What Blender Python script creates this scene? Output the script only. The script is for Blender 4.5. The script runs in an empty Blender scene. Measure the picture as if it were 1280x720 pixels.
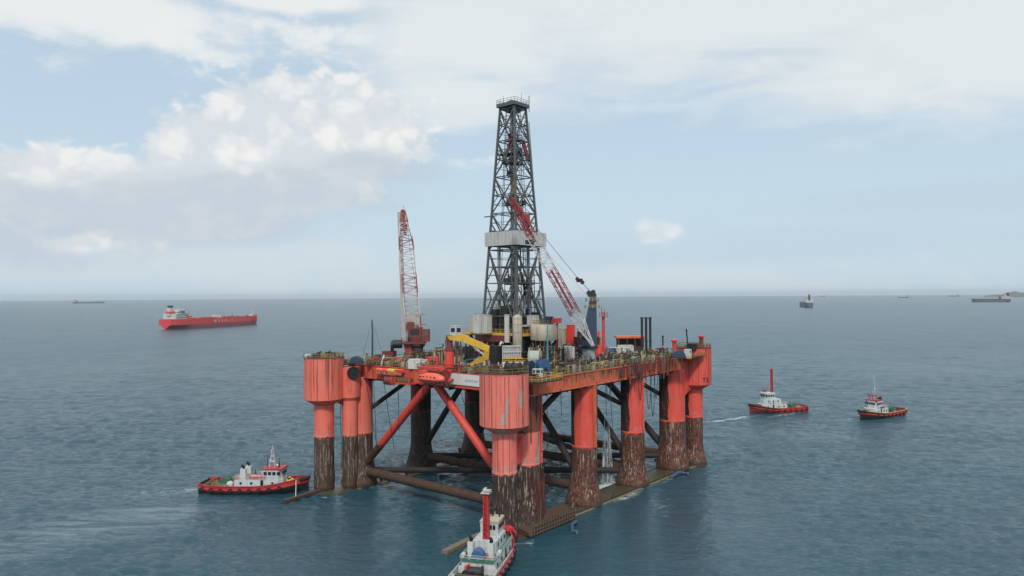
import bpy, math, random
from mathutils import Vector, Matrix
rnd = random.Random(11)
R = math.radians
PI = math.pi
S = bpy.context.scene
COL = S.collection

# ------------------------------------------------------------------ frame of reference
H = 51.2                       # camera height above the water
RIGX, RIGY, YAW = 2.44, 205.2, 0.874
CU, SU = math.cos(YAW), math.sin(YAW)
def yh(px): return 374 - 8*px/1280
def at(px, py, d):             # world point seen at a photo pixel, d metres away
    return Vector(((px-640)/900*d, d, H-(py-yh(px))/900*d))
def on(px, py, z=0.0):         # world point at height z seen at a photo pixel
    return at(px, py, (H-z)*900/(py-yh(px)))
def rig(p):                    # world -> rig
    dx, dy = p[0]-RIGX, p[1]-RIGY
    return Vector((CU*dx+SU*dy, -SU*dx+CU*dy, p[2]))
def ra(px, py, d): return rig(at(px, py, d))
def ro(px, py, z=33.0): return rig(on(px, py, z))
def wor(u, v, z): return Vector((RIGX+CU*u-SU*v, RIGY+SU*u+CU*v, z))

# ------------------------------------------------------------------ mesh builder
class MB:
    def __init__(s): s.v=[]; s.f=[]; s.m=[]
    def add(s, vs, fs, m=0):
        o=len(s.v); s.v+= [tuple(p) for p in vs]
        for f in fs: s.f.append([i+o for i in f]); s.m.append(m)
        return s
    def box(s, c, sz, rz=0, m=0, top=1.0):
        x,y,z=sz[0]/2,sz[1]/2,sz[2]/2; cr,sr=math.cos(rz),math.sin(rz); vs=[]
        for k in (-1,1):
            q = top if k>0 else 1.0
            for i,j in ((-1,-1),(1,-1),(1,1),(-1,1)):
                a,b=i*x*q,j*y*q; vs.append((c[0]+a*cr-b*sr, c[1]+a*sr+b*cr, c[2]+k*z))
        return s.add(vs, [(3,2,1,0),(4,5,6,7),(0,1,5,4),(1,2,6,5),(2,3,7,6),(3,0,4,7)], m)
    def cyl(s, p0, p1, r0, r1=None, n=10, m=0, caps=True):
        if r1 is None: r1=r0
        p0,p1=Vector(p0),Vector(p1); d=p1-p0
        if d.length<1e-6: return s
        d.normalize(); a=Vector((0,0,1)) if abs(d.z)<.9 else Vector((1,0,0))
        e=d.cross(a).normalized(); g=d.cross(e); vs=[]
        for p,r in ((p0,r0),(p1,r1)):
            for i in range(n):
                t=2*PI*(i+.5)/n; vs.append(p+e*(r*math.cos(t))+g*(r*math.sin(t)))
        fs=[(i,(i+1)%n,n+(i+1)%n,n+i) for i in range(n)]
        if caps: fs+= [tuple(range(n-1,-1,-1)), tuple(range(n,2*n))]
        return s.add(vs, fs, m)
    def bar(s, p0, p1, w, h=None, m=0):
        return s.cyl(p0,p1,w*.7071,w*.7071,4,m) if h is None else s.beam(p0,p1,w,h,m)
    def beam(s, p0, p1, w, h, m=0):
        p0,p1=Vector(p0),Vector(p1); d=(p1-p0).normalized()
        a=Vector((0,0,1)) if abs(d.z)<.95 else Vector((1,0,0))
        e=d.cross(a).normalized()*(w/2); g=e.cross(d).normalized()*(h/2)
        vs=[p+q for p in (p0,p1) for q in (-e-g,e-g,e+g,-e+g)]
        return s.add(vs,[(0,1,5,4),(1,2,6,5),(2,3,7,6),(3,0,4,7),(3,2,1,0),(4,5,6,7)],m)
    def lathe(s, prof, c=(0,0,0), n=24, m=0, caps=True, ms=None):
        vs=[]
        for r,z in prof:
            for i in range(n):
                t=2*PI*i/n; vs.append((c[0]+r*math.cos(t),c[1]+r*math.sin(t),c[2]+z))
        for k in range(len(prof)-1):
            pass
        o=len(s.v); s.v+=vs
        for k in range(len(prof)-1):
            for i in range(n):
                s.f.append([o+k*n+i,o+k*n+(i+1)%n,o+(k+1)*n+(i+1)%n,o+(k+1)*n+i]); s.m.append(ms[k] if ms else m)
        if caps:
            s.f.append([o+i for i in range(n-1,-1,-1)]); s.m.append(m)
            s.f.append([o+(len(prof)-1)*n+i for i in range(n)]); s.m.append(m)
        return s
    def tube(s, pts, r, n=6, m=0):
        for a,b in zip(pts[:-1],pts[1:]): s.cyl(a,b,r,r,n,m)
        return s
    def prism(s, poly, z0, z1, m=0):
        n=len(poly); vs=[(x,y,z0) for x,y in poly]+[(x,y,z1) for x,y in poly]
        return s.add(vs,[tuple(range(n-1,-1,-1)),tuple(range(n,2*n))]+[(i,(i+1)%n,n+(i+1)%n,n+i) for i in range(n)],m)
    def loft(s, secs, m=0, caps=True, ms=None, closed=False):
        n=len(secs[0]); o=len(s.v)
        for sec in secs: s.v+=[tuple(p) for p in sec]
        for k in range(len(secs)-1):
            for i in range(n if closed else n-1):
                j=(i+1)%n
                s.f.append([o+k*n+i,o+(k+1)*n+i,o+(k+1)*n+j,o+k*n+j]); s.m.append(ms[i] if ms else m)
        if caps:
            s.f.append([o+i for i in range(n)]); s.m.append(m)
            s.f.append([o+(len(secs)-1)*n+i for i in range(n-1,-1,-1)]); s.m.append(m)
        return s
    def ball(s, c, r, n=8, sc=(1,1,1), m=0):
        rows=n//2; prof=[(max(.01,r*math.sin(PI*k/rows)),-r*math.cos(PI*k/rows)) for k in range(rows+1)]
        o=len(s.v); s.lathe(prof,(0,0,0),n,m)
        for i in range(o,len(s.v)):
            x,y,z=s.v[i]; s.v[i]=(c[0]+x*sc[0],c[1]+y*sc[1],c[2]+z*sc[2])
        return s
    def rail(s, pts, h=1.1, step=1.6, r=.045, m=0, closed=False):
        pts=[Vector(p) for p in pts]
        if closed: pts=pts+[pts[0]]
        for a,b in zip(pts[:-1],pts[1:]):
            L=(b-a).length; k=max(1,int(round(L/step)))
            for i in range(k+1):
                p=a.lerp(b,i/k); s.bar(p,p+Vector((0,0,h)),r*1.6,m=m)
            for q in (.5,1): s.bar(a+Vector((0,0,h*q)),b+Vector((0,0,h*q)),r*1.5,m=m)
        return s
    def build(s, name, mat, parent=None, ang=38, flat=False):
        me=bpy.data.meshes.new(name); me.from_pydata(s.v,[],s.f); me.update()
        for q in (mat if isinstance(mat,(list,tuple)) else [mat]): me.materials.append(q)
        if isinstance(mat,(list,tuple)): me.polygons.foreach_set('material_index',s.m)
        if not flat:
            me.polygons.foreach_set('use_smooth',[True]*len(me.polygons)); me.set_sharp_from_angle(angle=R(ang))
        o=bpy.data.objects.new(name,me); COL.objects.link(o)
        if parent: o.parent=parent
        return o
def tag(o, label=None, cat=None, group=None, kind=None):
    if label: o['label']=label
    if cat: o['category']=cat
    if group: o['group']=group
    if kind: o['kind']=kind
    return o
def text(body,size,mat,parent,loc,rot,offset=0.):
    cu=bpy.data.curves.new('lettering','FONT'); cu.body=body; cu.size=size; cu.align_x='CENTER'; cu.extrude=.03; cu.offset=offset
    o=bpy.data.objects.new('lettering_source',cu); COL.objects.link(o); dg=bpy.context.evaluated_depsgraph_get(); me=bpy.data.meshes.new_from_object(o.evaluated_get(dg)); bpy.data.objects.remove(o); me.materials.clear(); me.materials.append(mat)
    q=bpy.data.objects.new('lettering',me); COL.objects.link(q); q.parent=parent; q.location=loc; q.rotation_euler=rot; return q
def thing(name, label, cat, loc, rz=0, group=None):
    o=bpy.data.objects.new(name,None); COL.objects.link(o); o.location=loc; o.rotation_euler=(0,0,rz); o.empty_display_size=.5
    return tag(o,label,cat,group)
def rthing(name, label, cat, u, v, z, rot=0, group=None):   # a thing standing on the rig
    return thing(name,label,cat,wor(u,v,z),YAW+rot,group)
def copy_thing(o, loc, rz, label=None, scale=None):
    c=o.copy(); COL.objects.link(c); c.location=loc; c.rotation_euler=(0,0,rz)
    if label: c['label']=label
    if scale: c.scale=scale
    for ch in [x for x in bpy.data.objects if x.parent==o]:
        d=ch.copy(); COL.objects.link(d); d.parent=c
        for g in [x for x in bpy.data.objects if x.parent==ch]:
            e=g.copy(); COL.objects.link(e); e.parent=d
    return c

# ------------------------------------------------------------------ materials
class NT:
    def __init__(s, tree): s.t=tree; s.n=tree.nodes; s.l=tree.links
    def new(s, typ, **kw):
        x=s.n.new(typ)
        for k,v in kw.items(): setattr(x,k,v)
        return x
    def link(s,a,b): s.l.new(a,b)
    def setin(s, sock, v):
        if hasattr(v,'is_linked') or hasattr(v,'links'): s.l.new(v,sock)
        else: sock.default_value=v
    def math(s, op, a, b=None, clamp=False, c=None):
        x=s.new('ShaderNodeMath',operation=op,use_clamp=clamp); s.setin(x.inputs[0],a)
        if b is not None: s.setin(x.inputs[1],b)
        if c is not None: s.setin(x.inputs[2],c)
        return x.outputs[0]
    def mix(s, f, a, b):
        x=s.new('ShaderNodeMix',data_type='RGBA'); s.setin(x.inputs[0],f)
        for i,q in ((6,a),(7,b)):
            if isinstance(q,tuple) and len(q)==3: q=(*q,1)
            s.setin(x.inputs[i],q)
        return x.outputs[2]
    def ramp(s, v, lo, hi, a=0., b=1., smooth=True):
        x=s.new('ShaderNodeMapRange'); x.interpolation_type='SMOOTHSTEP' if smooth else 'LINEAR'
        s.setin(x.inputs[0],v); x.inputs[1].default_value=lo; x.inputs[2].default_value=hi; x.inputs[3].default_value=a; x.inputs[4].default_value=b
        return x.outputs[0]
    def mapping(s, vec, scale=(1,1,1), loc=(0,0,0), rot=(0,0,0), typ='POINT'):
        x=s.new('ShaderNodeMapping',vector_type=typ); s.link(vec,x.inputs[0])
        x.inputs[1].default_value=loc; x.inputs[2].default_value=rot; x.inputs[3].default_value=scale
        return x.outputs[0]
    def noise(s, vec, scale=1., detail=3., rough=.5, dist=0.):
        x=s.new('ShaderNodeTexNoise'); s.link(vec,x.inputs['Vector']); x.inputs['Scale'].default_value=scale
        x.inputs['Detail'].default_value=detail; x.inputs['Roughness'].default_value=rough; x.inputs['Distortion'].default_value=dist
        return x.outputs[0]
def newmat(name):
    m=bpy.data.materials.new(name); m.use_nodes=True; t=NT(m.node_tree)
    p=[x for x in t.n if x.type=='BSDF_PRINCIPLED'][0]
    return m,t,p
RUST=(.085,.034,.016)
def paint(name, rgb, rough=.55, rust=.25, dirt=.35, streak=.35, metal=0., sc=1.0, rustcol=RUST):
    """weathered paint: blotchy fading, vertical run marks, rust spots"""
    m,t,p=newmat(name)
    g=t.new('ShaderNodeTexCoord').outputs['Object']
    n1=t.noise(g,.35*sc,4,.6); n2=t.noise(g,2.3*sc,5,.65)
    st=t.noise(t.mapping(g,(1.6*sc,1.6*sc,.07*sc)),1.,4,.6)
    dark=tuple(c*.45 for c in rgb); pale=tuple(min(1,c*.8+.14*max(rgb)+.003) for c in rgb)
    c=t.mix(t.ramp(n1,.35,.75,0,.45),(*rgb,1),pale)
    c=t.mix(t.math('MULTIPLY',t.ramp(n2,.45,.75),dirt),c,dark)
    c=t.mix(t.math('MULTIPLY',t.ramp(st,.5,.72),streak),c,tuple(x*.4+.01 for x in rgb))
    if rust>0:
        rm=t.math('MULTIPLY',t.ramp(st,.47,.62),t.ramp(t.noise(g,1.1*sc,5,.7),.5,.62))
        rm=t.math('MAXIMUM',rm,t.ramp(n2,.66,.74))
        c=t.mix(t.math('MULTIPLY',rm,rust,True),c,rustcol)
    t.link(c,p.inputs['Base Color']); p.inputs['Roughness'].default_value=rough; p.inputs['Metallic'].default_value=metal
    return m
def column_mat(name, red, zb, grow, pale, rustamt, faded=.5, wear=0.):
    """paint above the old waterline, rust and dried growth below it"""
    m,t,p=newmat(name)
    g=t.new('ShaderNodeTexCoord').outputs['Object']
    z=t.new('ShaderNodeSeparateXYZ'); t.link(g,z.inputs[0]); z=z.outputs[2]
    n1=t.noise(g,.22,4,.6); n2=t.noise(g,1.6,5,.7)
    st=t.noise(t.mapping(g,(1.,1.,.03)),1.,4,.55); st2=t.noise(t.mapping(g,(2.6,2.6,.16),(7,3,1)),1.,4,.65)
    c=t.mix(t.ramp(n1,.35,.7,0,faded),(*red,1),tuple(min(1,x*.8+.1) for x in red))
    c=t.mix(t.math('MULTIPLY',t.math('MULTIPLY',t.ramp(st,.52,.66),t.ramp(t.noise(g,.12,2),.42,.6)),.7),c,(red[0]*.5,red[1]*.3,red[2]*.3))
    c=t.mix(t.math('MULTIPLY',t.math('MULTIPLY',t.ramp(st2,.52,.68),t.ramp(n1,.4,.6)),.5),c,(red[0]*.42,red[1]*.36,red[2]*.4))
    c=t.mix(t.math('MULTIPLY',t.ramp(n2,.64,.72),.4),c,(.16,.05,.03))
    dr=t.noise(t.mapping(g,(1.9,1.9,.045),(4,4,9)),1.,4,.6)
    c=t.mix(t.math('MULTIPLY',t.math('MULTIPLY',t.ramp(dr,.53,.64),t.ramp(z,16,33)),.75),c,(.14,.045,.025))
    c=t.mix(t.math('MULTIPLY',t.ramp(t.noise(g,.55,4,.65),.55,.75),.35),c,(red[0]*.62,red[1]*.8,red[2]*.9))
    c=t.mix(t.math('MULTIPLY',t.ramp(t.noise(t.mapping(g,(1,1,.45),(8,2,5)),.8,6,.72),.60,.68),.4),c,(.50,.27,.21))
    # scuffed band just above the boundary
    band=t.math('MULTIPLY',t.ramp(z,zb,zb+.8),t.ramp(z,zb+1.3,zb+2.4,1,0))
    c=t.mix(t.math('MULTIPLY',band,t.math('MULTIPLY',t.ramp(t.noise(t.mapping(g,(1,1,.6)),1.1,5,.7),.45,.6),wear)),c,(.45,.28,.24))
    wet=t.ramp(z,1.7,.8)
    # growth
    gs=t.noise(t.mapping(g,(3.3,3.3,.20),(1,9,4)),1.,3,.6); gs2=t.noise(t.mapping(g,(1.1,1.1,.5),(3,2,8)),1.,5,.7)
    q=t.mix(t.ramp(gs2,.35,.7),(*grow,1),tuple(x*.4 for x in grow))
    q=t.mix(t.math('MULTIPLY',t.ramp(n2,.42,.62),rustamt),q,(.19,.05,.02))
    q=t.mix(t.math('MULTIPLY',t.math('MULTIPLY',t.ramp(gs,.55,.61),t.ramp(gs2,.36,.62)),t.math('MULTIPLY',t.ramp(t.noise(g,.28,3),.22,.5),pale)),q,(.40,.33,.26))
    q=t.mix(t.math('MULTIPLY',t.ramp(z,3.5,.3),.5),q,(.11,.05,.025))
    edge=t.math('ADD',z,t.math('MULTIPLY',t.math('SUBTRACT',t.noise(t.mapping(g,(1,1,.5)),.7,6,.75),.5),2.6))
    c=t.mix(t.ramp(edge,zb-.12,zb+.12),q,c)
    c=t.mix(t.math('MULTIPLY',wet,.6),c,(.018,.014,.009)); t.link(c,p.inputs['Base Color']); t.link(t.math('SUBTRACT',.62,t.math('MULTIPLY',wet,.35)),p.inputs['Roughness'])
    b=t.new('ShaderNodeBump'); b.inputs['Strength'].default_value=.6; b.inputs['Distance'].default_value=.25
    t.link(t.math('MULTIPLY',gs,t.ramp(z,zb,zb-1.)),b.inputs['Height']); t.link(b.outputs[0],p.inputs['Normal'])
    return m
ZB=14.2
M=dict(
 red_front=column_mat('faded_red_column',(.72,.16,.115),ZB,(.030,.020,.017),1.,.25,.5,1.),
 red_deep=column_mat('red_column',(.66,.068,.042),ZB,(.042,.018,.011),.9,.9,.3,.3),
 red_grey=column_mat('red_column_grey_growth',(.72,.14,.09),ZB,(.050,.037,.026),1.,.4,.45,.5),
 red_shaded=column_mat('red_column_painted_shade',(.22,.018,.012),ZB+3,(.018,.012,.009),.25,.3,.2),  # far columns: their shade is put into a darker red and growth
 brace=column_mat('brace_red',(.58,.05,.03),ZB-2.2,(.03,.018,.013),.35,.5,.2),
 rustbrace=paint('rusty_tube',(.060,.032,.019),.8,.8,.6,.5),
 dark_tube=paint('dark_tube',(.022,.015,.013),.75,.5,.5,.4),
 girder=paint('girder_red',(.60,.11,.045),.6,1.,.5,.7,rustcol=(.16,.075,.028)),
 rustrun=paint('rust_run',(.30,.13,.035),.75,.6,.5,.5),
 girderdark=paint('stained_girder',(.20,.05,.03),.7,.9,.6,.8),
 deck=paint('deck_plate',(.10,.075,.06),.75,.6,.6,.2),
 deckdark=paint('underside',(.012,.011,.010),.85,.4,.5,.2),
 red=paint('red_paint',(.55,.045,.03),.45,.3,.35,.35),
 redbright=paint('bright_red_paint',(.68,.05,.03),.4,.12,.2,.25),
 maroon=paint('maroon_paint',(.16,.028,.025),.6,.5,.4,.3),
 orange=paint('lifeboat_orange',(.70,.085,.04),.4,.08,.2,.2),
 yellow=paint('yellow_paint',(.62,.36,.03),.5,.3,.35,.25),
 olive=paint('worn_yellow_rail',(.25,.19,.06),.6,.5,.5,.3),
 white=paint('white_paint',(.48,.465,.42),.55,.5,.4,.6),
 white2=paint('clean_white_paint',(.52,.525,.51),.5,.35,.35,.55),
 panel=paint('white_girder',(.62,.60,.58),.55,.15,.3,.35,rustcol=(.35,.12,.1)),
 sage=paint('sage_paint',(.33,.39,.35),.6,.3,.35,.4),
 beige=paint('beige_paint',(.44,.39,.30),.6,.4,.35,.45),
 grey=paint('grey_paint',(.33,.34,.34),.55,.25,.3,.3),
 wind=paint('windwall_grey',(.47,.46,.45),.55,.2,.15,.3),
 steel=paint('derrick_steel',(.088,.093,.09),.55,.3,.3,.2),
 steelpale=paint('galvanised_pipe',(.26,.25,.235),.5,.2,.3,.2),
 dark=paint('dark_equipment',(.016,.016,.018),.6,.3,.4,.1),
 darkrust=paint('dark_rusty_equipment',(.05,.031,.022),.75,.7,.5,.2),
 brown=paint('brown_equipment',(.11,.075,.048),.7,.6,.5,.2),
 black=paint('black_rubber',(.010,.010,.011),.85,0,.3,0),
 navy=paint('navy_paint',(.018,.038,.075),.5,.15,.25,.2),
 floathose=paint('dull_blue_hose',(.04,.075,.15),.5,.1,.4,.2),
 blue=paint('blue_paint',(.04,.10,.24),.5,.15,.25,.2),
 teal=paint('teal_paint',(.05,.25,.33),.5,.1,.2,.2),
 green=paint('green_deck',(.02,.13,.075),.6,.2,.4,.1),
 glass=paint('dark_glass',(.012,.016,.02),.12,0,0,0),
 wire=paint('wire_rope',(.13,.13,.13),.6,0,.2,0),
 craneW=paint('crane_white',(.50,.45,.43),.5,.3,.3,.3),
 craneR=paint('crane_red',(.25,.022,.028),.55,.5,.3,.3),
 shade_and_stain=paint('shade_and_stain_steel',(.022,.010,.008),.75,.5,.5,.4),  # near-black: painted shade on columns, dark runs on the girder
 scrape=paint('scraped_primer',(.36,.32,.27),.6,.3,.4,.4),
 algae=paint('algae_plate',(.058,.050,.026),.4,.6,.6,0,sc=.7),
 algaeedge=paint('algae_edge',(.20,.175,.08),.5,.3,.5,0,sc=.7),
 rope=paint('rope',(.5,.47,.4),.8,0,.3,0),
 tugred=paint('tug_red',(.40,.022,.024),.5,.3,.45,.45),
 tughouse=paint('tug_house',(.47,.51,.52),.5,.35,.3,.45),
 tugblack=paint('tug_black_hull',(.022,.018,.02),.5,.3,.4,.2),
 tugunder=paint('tug_antifouling',(.20,.028,.022),.6,.3,.4,.3),
 tanker=paint('tanker_red',(.62,.035,.035),.5,.06,.2,.12,sc=.12),
 tankerlow=paint('tanker_antifouling',(.25,.06,.07),.6,.1,.3,.2,sc=.12),
 shipblue=paint('ship_dark_blue',(.06,.09,.13),.6,.1,.2,.2,sc=.1),
 shipbrown=paint('ship_brown_hull',(.075,.062,.066),.6,.1,.2,.2,sc=.1),
 wood=paint('weathered_wood',(.17,.13,.085),.8,.2,.4,.1),
)
def foam_mat():
    m,t,p=newmat('falling_water'); g=t.new('ShaderNodeTexCoord').outputs['Object']
    n=t.noise(t.mapping(g,(3,3,.25)),1.,4,.6)
    p.inputs['Base Color'].default_value=(.75,.8,.82,1); p.inputs['Roughness'].default_value=.4
    t.link(t.ramp(n,.42,.7,0,.42),p.inputs['Alpha']); return m
M['spray']=foam_mat()
# ------------------------------------------------------------------ sea
def water_mat():
    m,t,p=newmat('sea_water'); g=t.new('ShaderNodeTexCoord').outputs['Object']
    def blob(c, rx, ry, ang, soft=.35):
        v=t.mapping(g,(rx,ry,1e6),(c[0],c[1],0),(0,0,ang),'TEXTURE')
        v2=t.new('ShaderNodeSeparateXYZ'); t.link(v,v2.inputs[0])
        r=t.math('SQRT',t.math('ADD',t.math('POWER',v2.outputs[0],2.),t.math('POWER',v2.outputs[1],2.)))
        return t.ramp(r,1.,soft)
    # waves: crests lie across the wind, several scales
    w1=t.noise(t.mapping(g,(.055,.13,.1),rot=(0,0,R(8))),1.,2,.5,.3)
    w2=t.noise(t.mapping(g,(.17,.42,.3),rot=(0,0,R(-6))),1.,4,.58,.4)
    w3=t.noise(t.mapping(g,(.7,1.4,1),rot=(0,0,R(10))),1.,4,.6,.3)
    big=t.noise(g,.011,3,.55); gust=t.ramp(big,.32,.68,.65,1.15)
    # slicks: churned, smoothed water behind the tugs and round the legs
    P=lambda x,y:on(x,y,0)
    a,b=P(-60,700),P(330,612); d=b-a; slick=blob((a+b)/2+Vector((-4,-3,0)),d.length*.62,22,math.atan2(d.y,d.x),.2)
    a,b=P(890,545),P(1090,528); d=b-a; sl2=blob((a+b)/2,d.length*.6,26,math.atan2(d.y,d.x),.1)
    sl=t.math('MAXIMUM',slick,t.math('MULTIPLY',sl2,.55))
    sn=t.noise(t.mapping(g,(.028,.13,1),rot=(0,0,R(25))),1.,5,.62,2.2)
    sl=t.math('MULTIPLY',sl,t.ramp(sn,.36,.6))
    h=t.math('ADD',t.math('MULTIPLY',w1,.6),t.math('ADD',t.math('MULTIPLY',w2,.95),t.math('MULTIPLY',w3,.55)))
    lee=blob(Vector((6,156,0)),74,58,0,.3); h=t.math('MULTIPLY',h,t.math('SUBTRACT',1.,t.math('MULTIPLY',lee,.66))); h=t.math('MULTIPLY',h,gust); h=t.math('MULTIPLY',h,t.math('SUBTRACT',1.,t.math('MULTIPLY',sl,.55)))
    bp=t.new('ShaderNodeBump'); bp.inputs['Strength'].default_value=1.; bp.inputs['Distance'].default_value=1.15
    t.link(h,bp.inputs['Height']); t.link(bp.outputs[0],p.inputs['Normal'])
    ln=t.new('ShaderNodeVectorMath',operation='LENGTH'); t.link(g,ln.inputs[0]); rad=ln.outputs['Value']   # open water farther out is rougher
    # foam
    fn=t.noise(t.mapping(g,(.5,.8,1)),1.,6,.72,.6)
    F=None
    def addf(x,lo,hi,k):
        nonlocal F
        q=t.math('MULTIPLY',t.math('MULTIPLY',x,t.ramp(fn,lo,hi)),k)
        F=q if F is None else t.math('MAXIMUM',F,q)
    def seg(p0,p1,w,lo=.45,hi=.66,k=.8,soft=.3):
        a,b=P(*p0),P(*p1); d=b-a; addf(blob((a+b)/2,d.length*.55,w,math.atan2(d.y,d.x),soft),lo,hi,k)
    UI_,VI_,US_,VS_=34.5,29.2,44.2,31.5
    def segw(p0,p1,w,lo=.45,hi=.66,k=.8,soft=.3):
        a,b=wor(*p0,0),wor(*p1,0); d=b-a; addf(blob((a+b)/2,d.length*.55,w,math.atan2(d.y,d.x),soft),lo,hi,k)
    seg((120,622),(262,609),8,.44,.72,.42,.0); seg((215,614),(262,610),3.4,.38,.66,.6,.0)
    seg((868,529),(948,519),1.8,.40,.6,.8); seg((945,523),(1012,513),2.6,.46,.64,.5); seg((1000,513),(1030,508),2.5,.48,.66,.5)
    seg((1055,524),(1078,522),2.2,.48,.64,.5); seg((1085,527),(1140,518),2.,.52,.7,.4)
    seg((735,613),(772,602),3.2,.30,.52,1.); segw((-21,-33.6),(40,-33.9),.8,.46,.7,.5); segw((-7,-34.0),(9,-34.0),2.0,.36,.62,.75,.0); segw((14,-34.0),(32,-34.2),1.5,.42,.68,.6,.0);
    for q in ((-UI_,-VI_),(-US_,-VS_),(-UI_,VI_),(-US_,VS_),(US_,-VS_),(-11.6,VI_),(11.6,VI_)): segw((q[0]-2,q[1]),(q[0]+2,q[1]),7,.50,.72,.6,.45)
    seg((815,615),(835,650),4.,.46,.74,.35,.0); seg((778,607),(822,598),1.8,.42,.6,.8); seg((812,612),(842,640),3.4,.48,.74,.35,.0)
    seg((480,598),(560,606),2.5,.52,.7,.5); seg((540,575),(610,584),2,.5,.7,.6); seg((700,640),(760,622),1.4,.44,.62,.8)
    seg((500,640),(600,660),5,.58,.74,.35); seg((395,622),(440,615),1.6,.5,.68,.5); seg((640,690),(670,672),2.,.5,.68,.5)
    seg((740,548),(830,560),6,.56,.72,.35)
    deep=t.mix(t.ramp(big,.3,.7),(.012,.054,.078,1),(.017,.066,.090,1))
    c=t.mix(t.math('MULTIPLY',sl,.6),deep,(.13,.195,.225))  # pale slick: aerated water, plus its sky reflection lightened into the colour
    c=t.mix(F,c,(.62,.68,.70))
    t.link(c,p.inputs['Base Color'])
    t.link(t.math('ADD',t.ramp(rad,170,900,.08,.26),t.math('MULTIPLY',F,.5)),p.inputs['Roughness'])
    p.inputs['IOR'].default_value=1.38
    return m
import numpy as np
def build_sea():
    fine=np.linspace(R(-44),R(44),760); coarse=np.linspace(R(44),R(316),46)[1:-1]
    A=np.concatenate([fine,coarse]); na=len(A)
    D=np.concatenate([[40,75],np.geomspace(100,2600,840),[3300,4300,5600,7500,10000,14000,20000,28000]]); nd=len(D)
    aa,dd=np.meshgrid(A,D); X=dd*np.sin(aa); Y=dd*np.cos(aa); Z=np.zeros_like(X); DX=np.zeros_like(X); DY=np.zeros_like(X)
    rg=np.random.default_rng(5); n=84; lam=np.geomspace(1.6,24,n); sp=.0039*dd
    edge=np.clip((R(44)-np.abs(aa))/R(3),0,1)*np.clip((dd-95)/12,0,1)*np.clip((2500-dd)/700,0,1)
    # gusts: patches of rougher and smoother water
    gust=np.ones_like(X)
    for k in range(9):
        th=rg.uniform(0,2*PI); l_=rg.uniform(60,260); gust+=.085*np.sin(2*PI/l_*(X*np.cos(th)+Y*np.sin(th))+rg.uniform(0,6.3))
    # churned slick left behind the tug: calmer surface
    p,q=on(-60,700,0),on(330,612,0); c=(p+q)/2; d=(q-p); L=d.length*.52; th=math.atan2(d.y,d.x)
    e1=((X-c.x)*math.cos(th)+(Y-c.y)*math.sin(th))/L; e2=(-(X-c.x)*math.sin(th)+(Y-c.y)*math.cos(th))/11
    calm=(1-.72*np.exp(-(e1**2+e2**2)**2))*(1-.78*np.exp(-(((X-6)/66)**2+((Y-156)/52)**2)**2))
    for l_ in lam:
        th=R(84)+rg.normal(0,.62); k=2*PI/l_; amp=.0074*l_**.9*(1.45 if l_<4 else (1.0 if l_<6.5 else (.5 if l_<10 else .26)))*rg.uniform(.6,1.3)
        w=np.clip((l_/sp-1.8)/2.,0,1)*edge*gust*calm; ph=rg.uniform(0,2*PI)
        kx,ky=math.cos(th),math.sin(th); f=k*(X*kx+Y*ky)+ph
        f=f+.5*np.sin(.31*f+.045*(X*ky-Y*kx)*k*2+ph*3)
        Z+=amp*w*np.cos(f); s_=amp*w*np.sin(f)*.8; DX-=s_*kx; DY-=s_*ky
    X=X+DX; Y=Y+DY
    co=np.stack([X,Y,Z],-1).reshape(-1,3).astype(np.float32); co=np.concatenate([co,[[0,0,0]]]).astype(np.float32)
    i=np.arange(nd-1)[:,None]*na; j=np.arange(na)[None,:]; j2=(j+1)%na
    quads=np.stack([i+j,i+na+j,i+na+j2,i+j2],-1).reshape(-1,4)[:,::-1]
    tri=np.stack([np.full(na,nd*na),np.arange(na),(np.arange(na)+1)%na],-1)[:,::-1]
    me=bpy.data.meshes.new('sea'); me.vertices.add(len(co)); me.vertices.foreach_set('co',co.ravel())
    lv_=np.concatenate([quads.ravel(),tri.ravel()]).astype(np.int32); me.loops.add(len(lv_)); me.loops.foreach_set('vertex_index',lv_)
    st=np.concatenate([np.arange(len(quads))*4,len(quads)*4+np.arange(len(tri))*3]).astype(np.int32)
    me.polygons.add(len(st)); me.polygons.foreach_set('loop_start',st); me.polygons.foreach_set('use_smooth',np.ones(len(st),dtype=bool)); me.update(calc_edges=True)
    if me.polygons[5].normal.z<0: me.flip_normals()
    me.materials.append(water_mat()); o=bpy.data.objects.new('sea',me); COL.objects.link(o); return o
sea=build_sea(); tag(sea,kind='structure')

# far low land on the horizon
mb=MB(); secs=[]
for i in range(41):
    a=R(33.2+ i*.35); d=11000
    hh=max(4,(30+55*math.sin(min(1,i/14)*PI/2)+14*math.sin(i*1.7)+8*math.sin(i*3.1)))*min(1,i/3+.15)
    u=Vector((math.sin(a),math.cos(a),0))
    secs.append([u*(d-500)+Vector((0,0,-2)),u*(d-150)+Vector((0,0,hh*.75)),u*d+Vector((0,0,hh)),u*(d+500)+Vector((0,0,-2))])
mb.loft(secs); hills=mb.build('hills',paint('distant_forest',(.06,.075,.06),.9,0,.3,0,sc=.01)); tag(hills,kind='structure')

# ================================================================== THE RIG
RIG=thing('drilling_rig','red semi-submersible drilling rig on rust-brown columns, its deck carried high over the sea','oil rig',(RIGX,RIGY,0),YAW)
UI,UM,US,VI,VS=34.5,11.6,44.2,29.2,31.5
ZD=33.0; ZG=29.4
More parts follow.
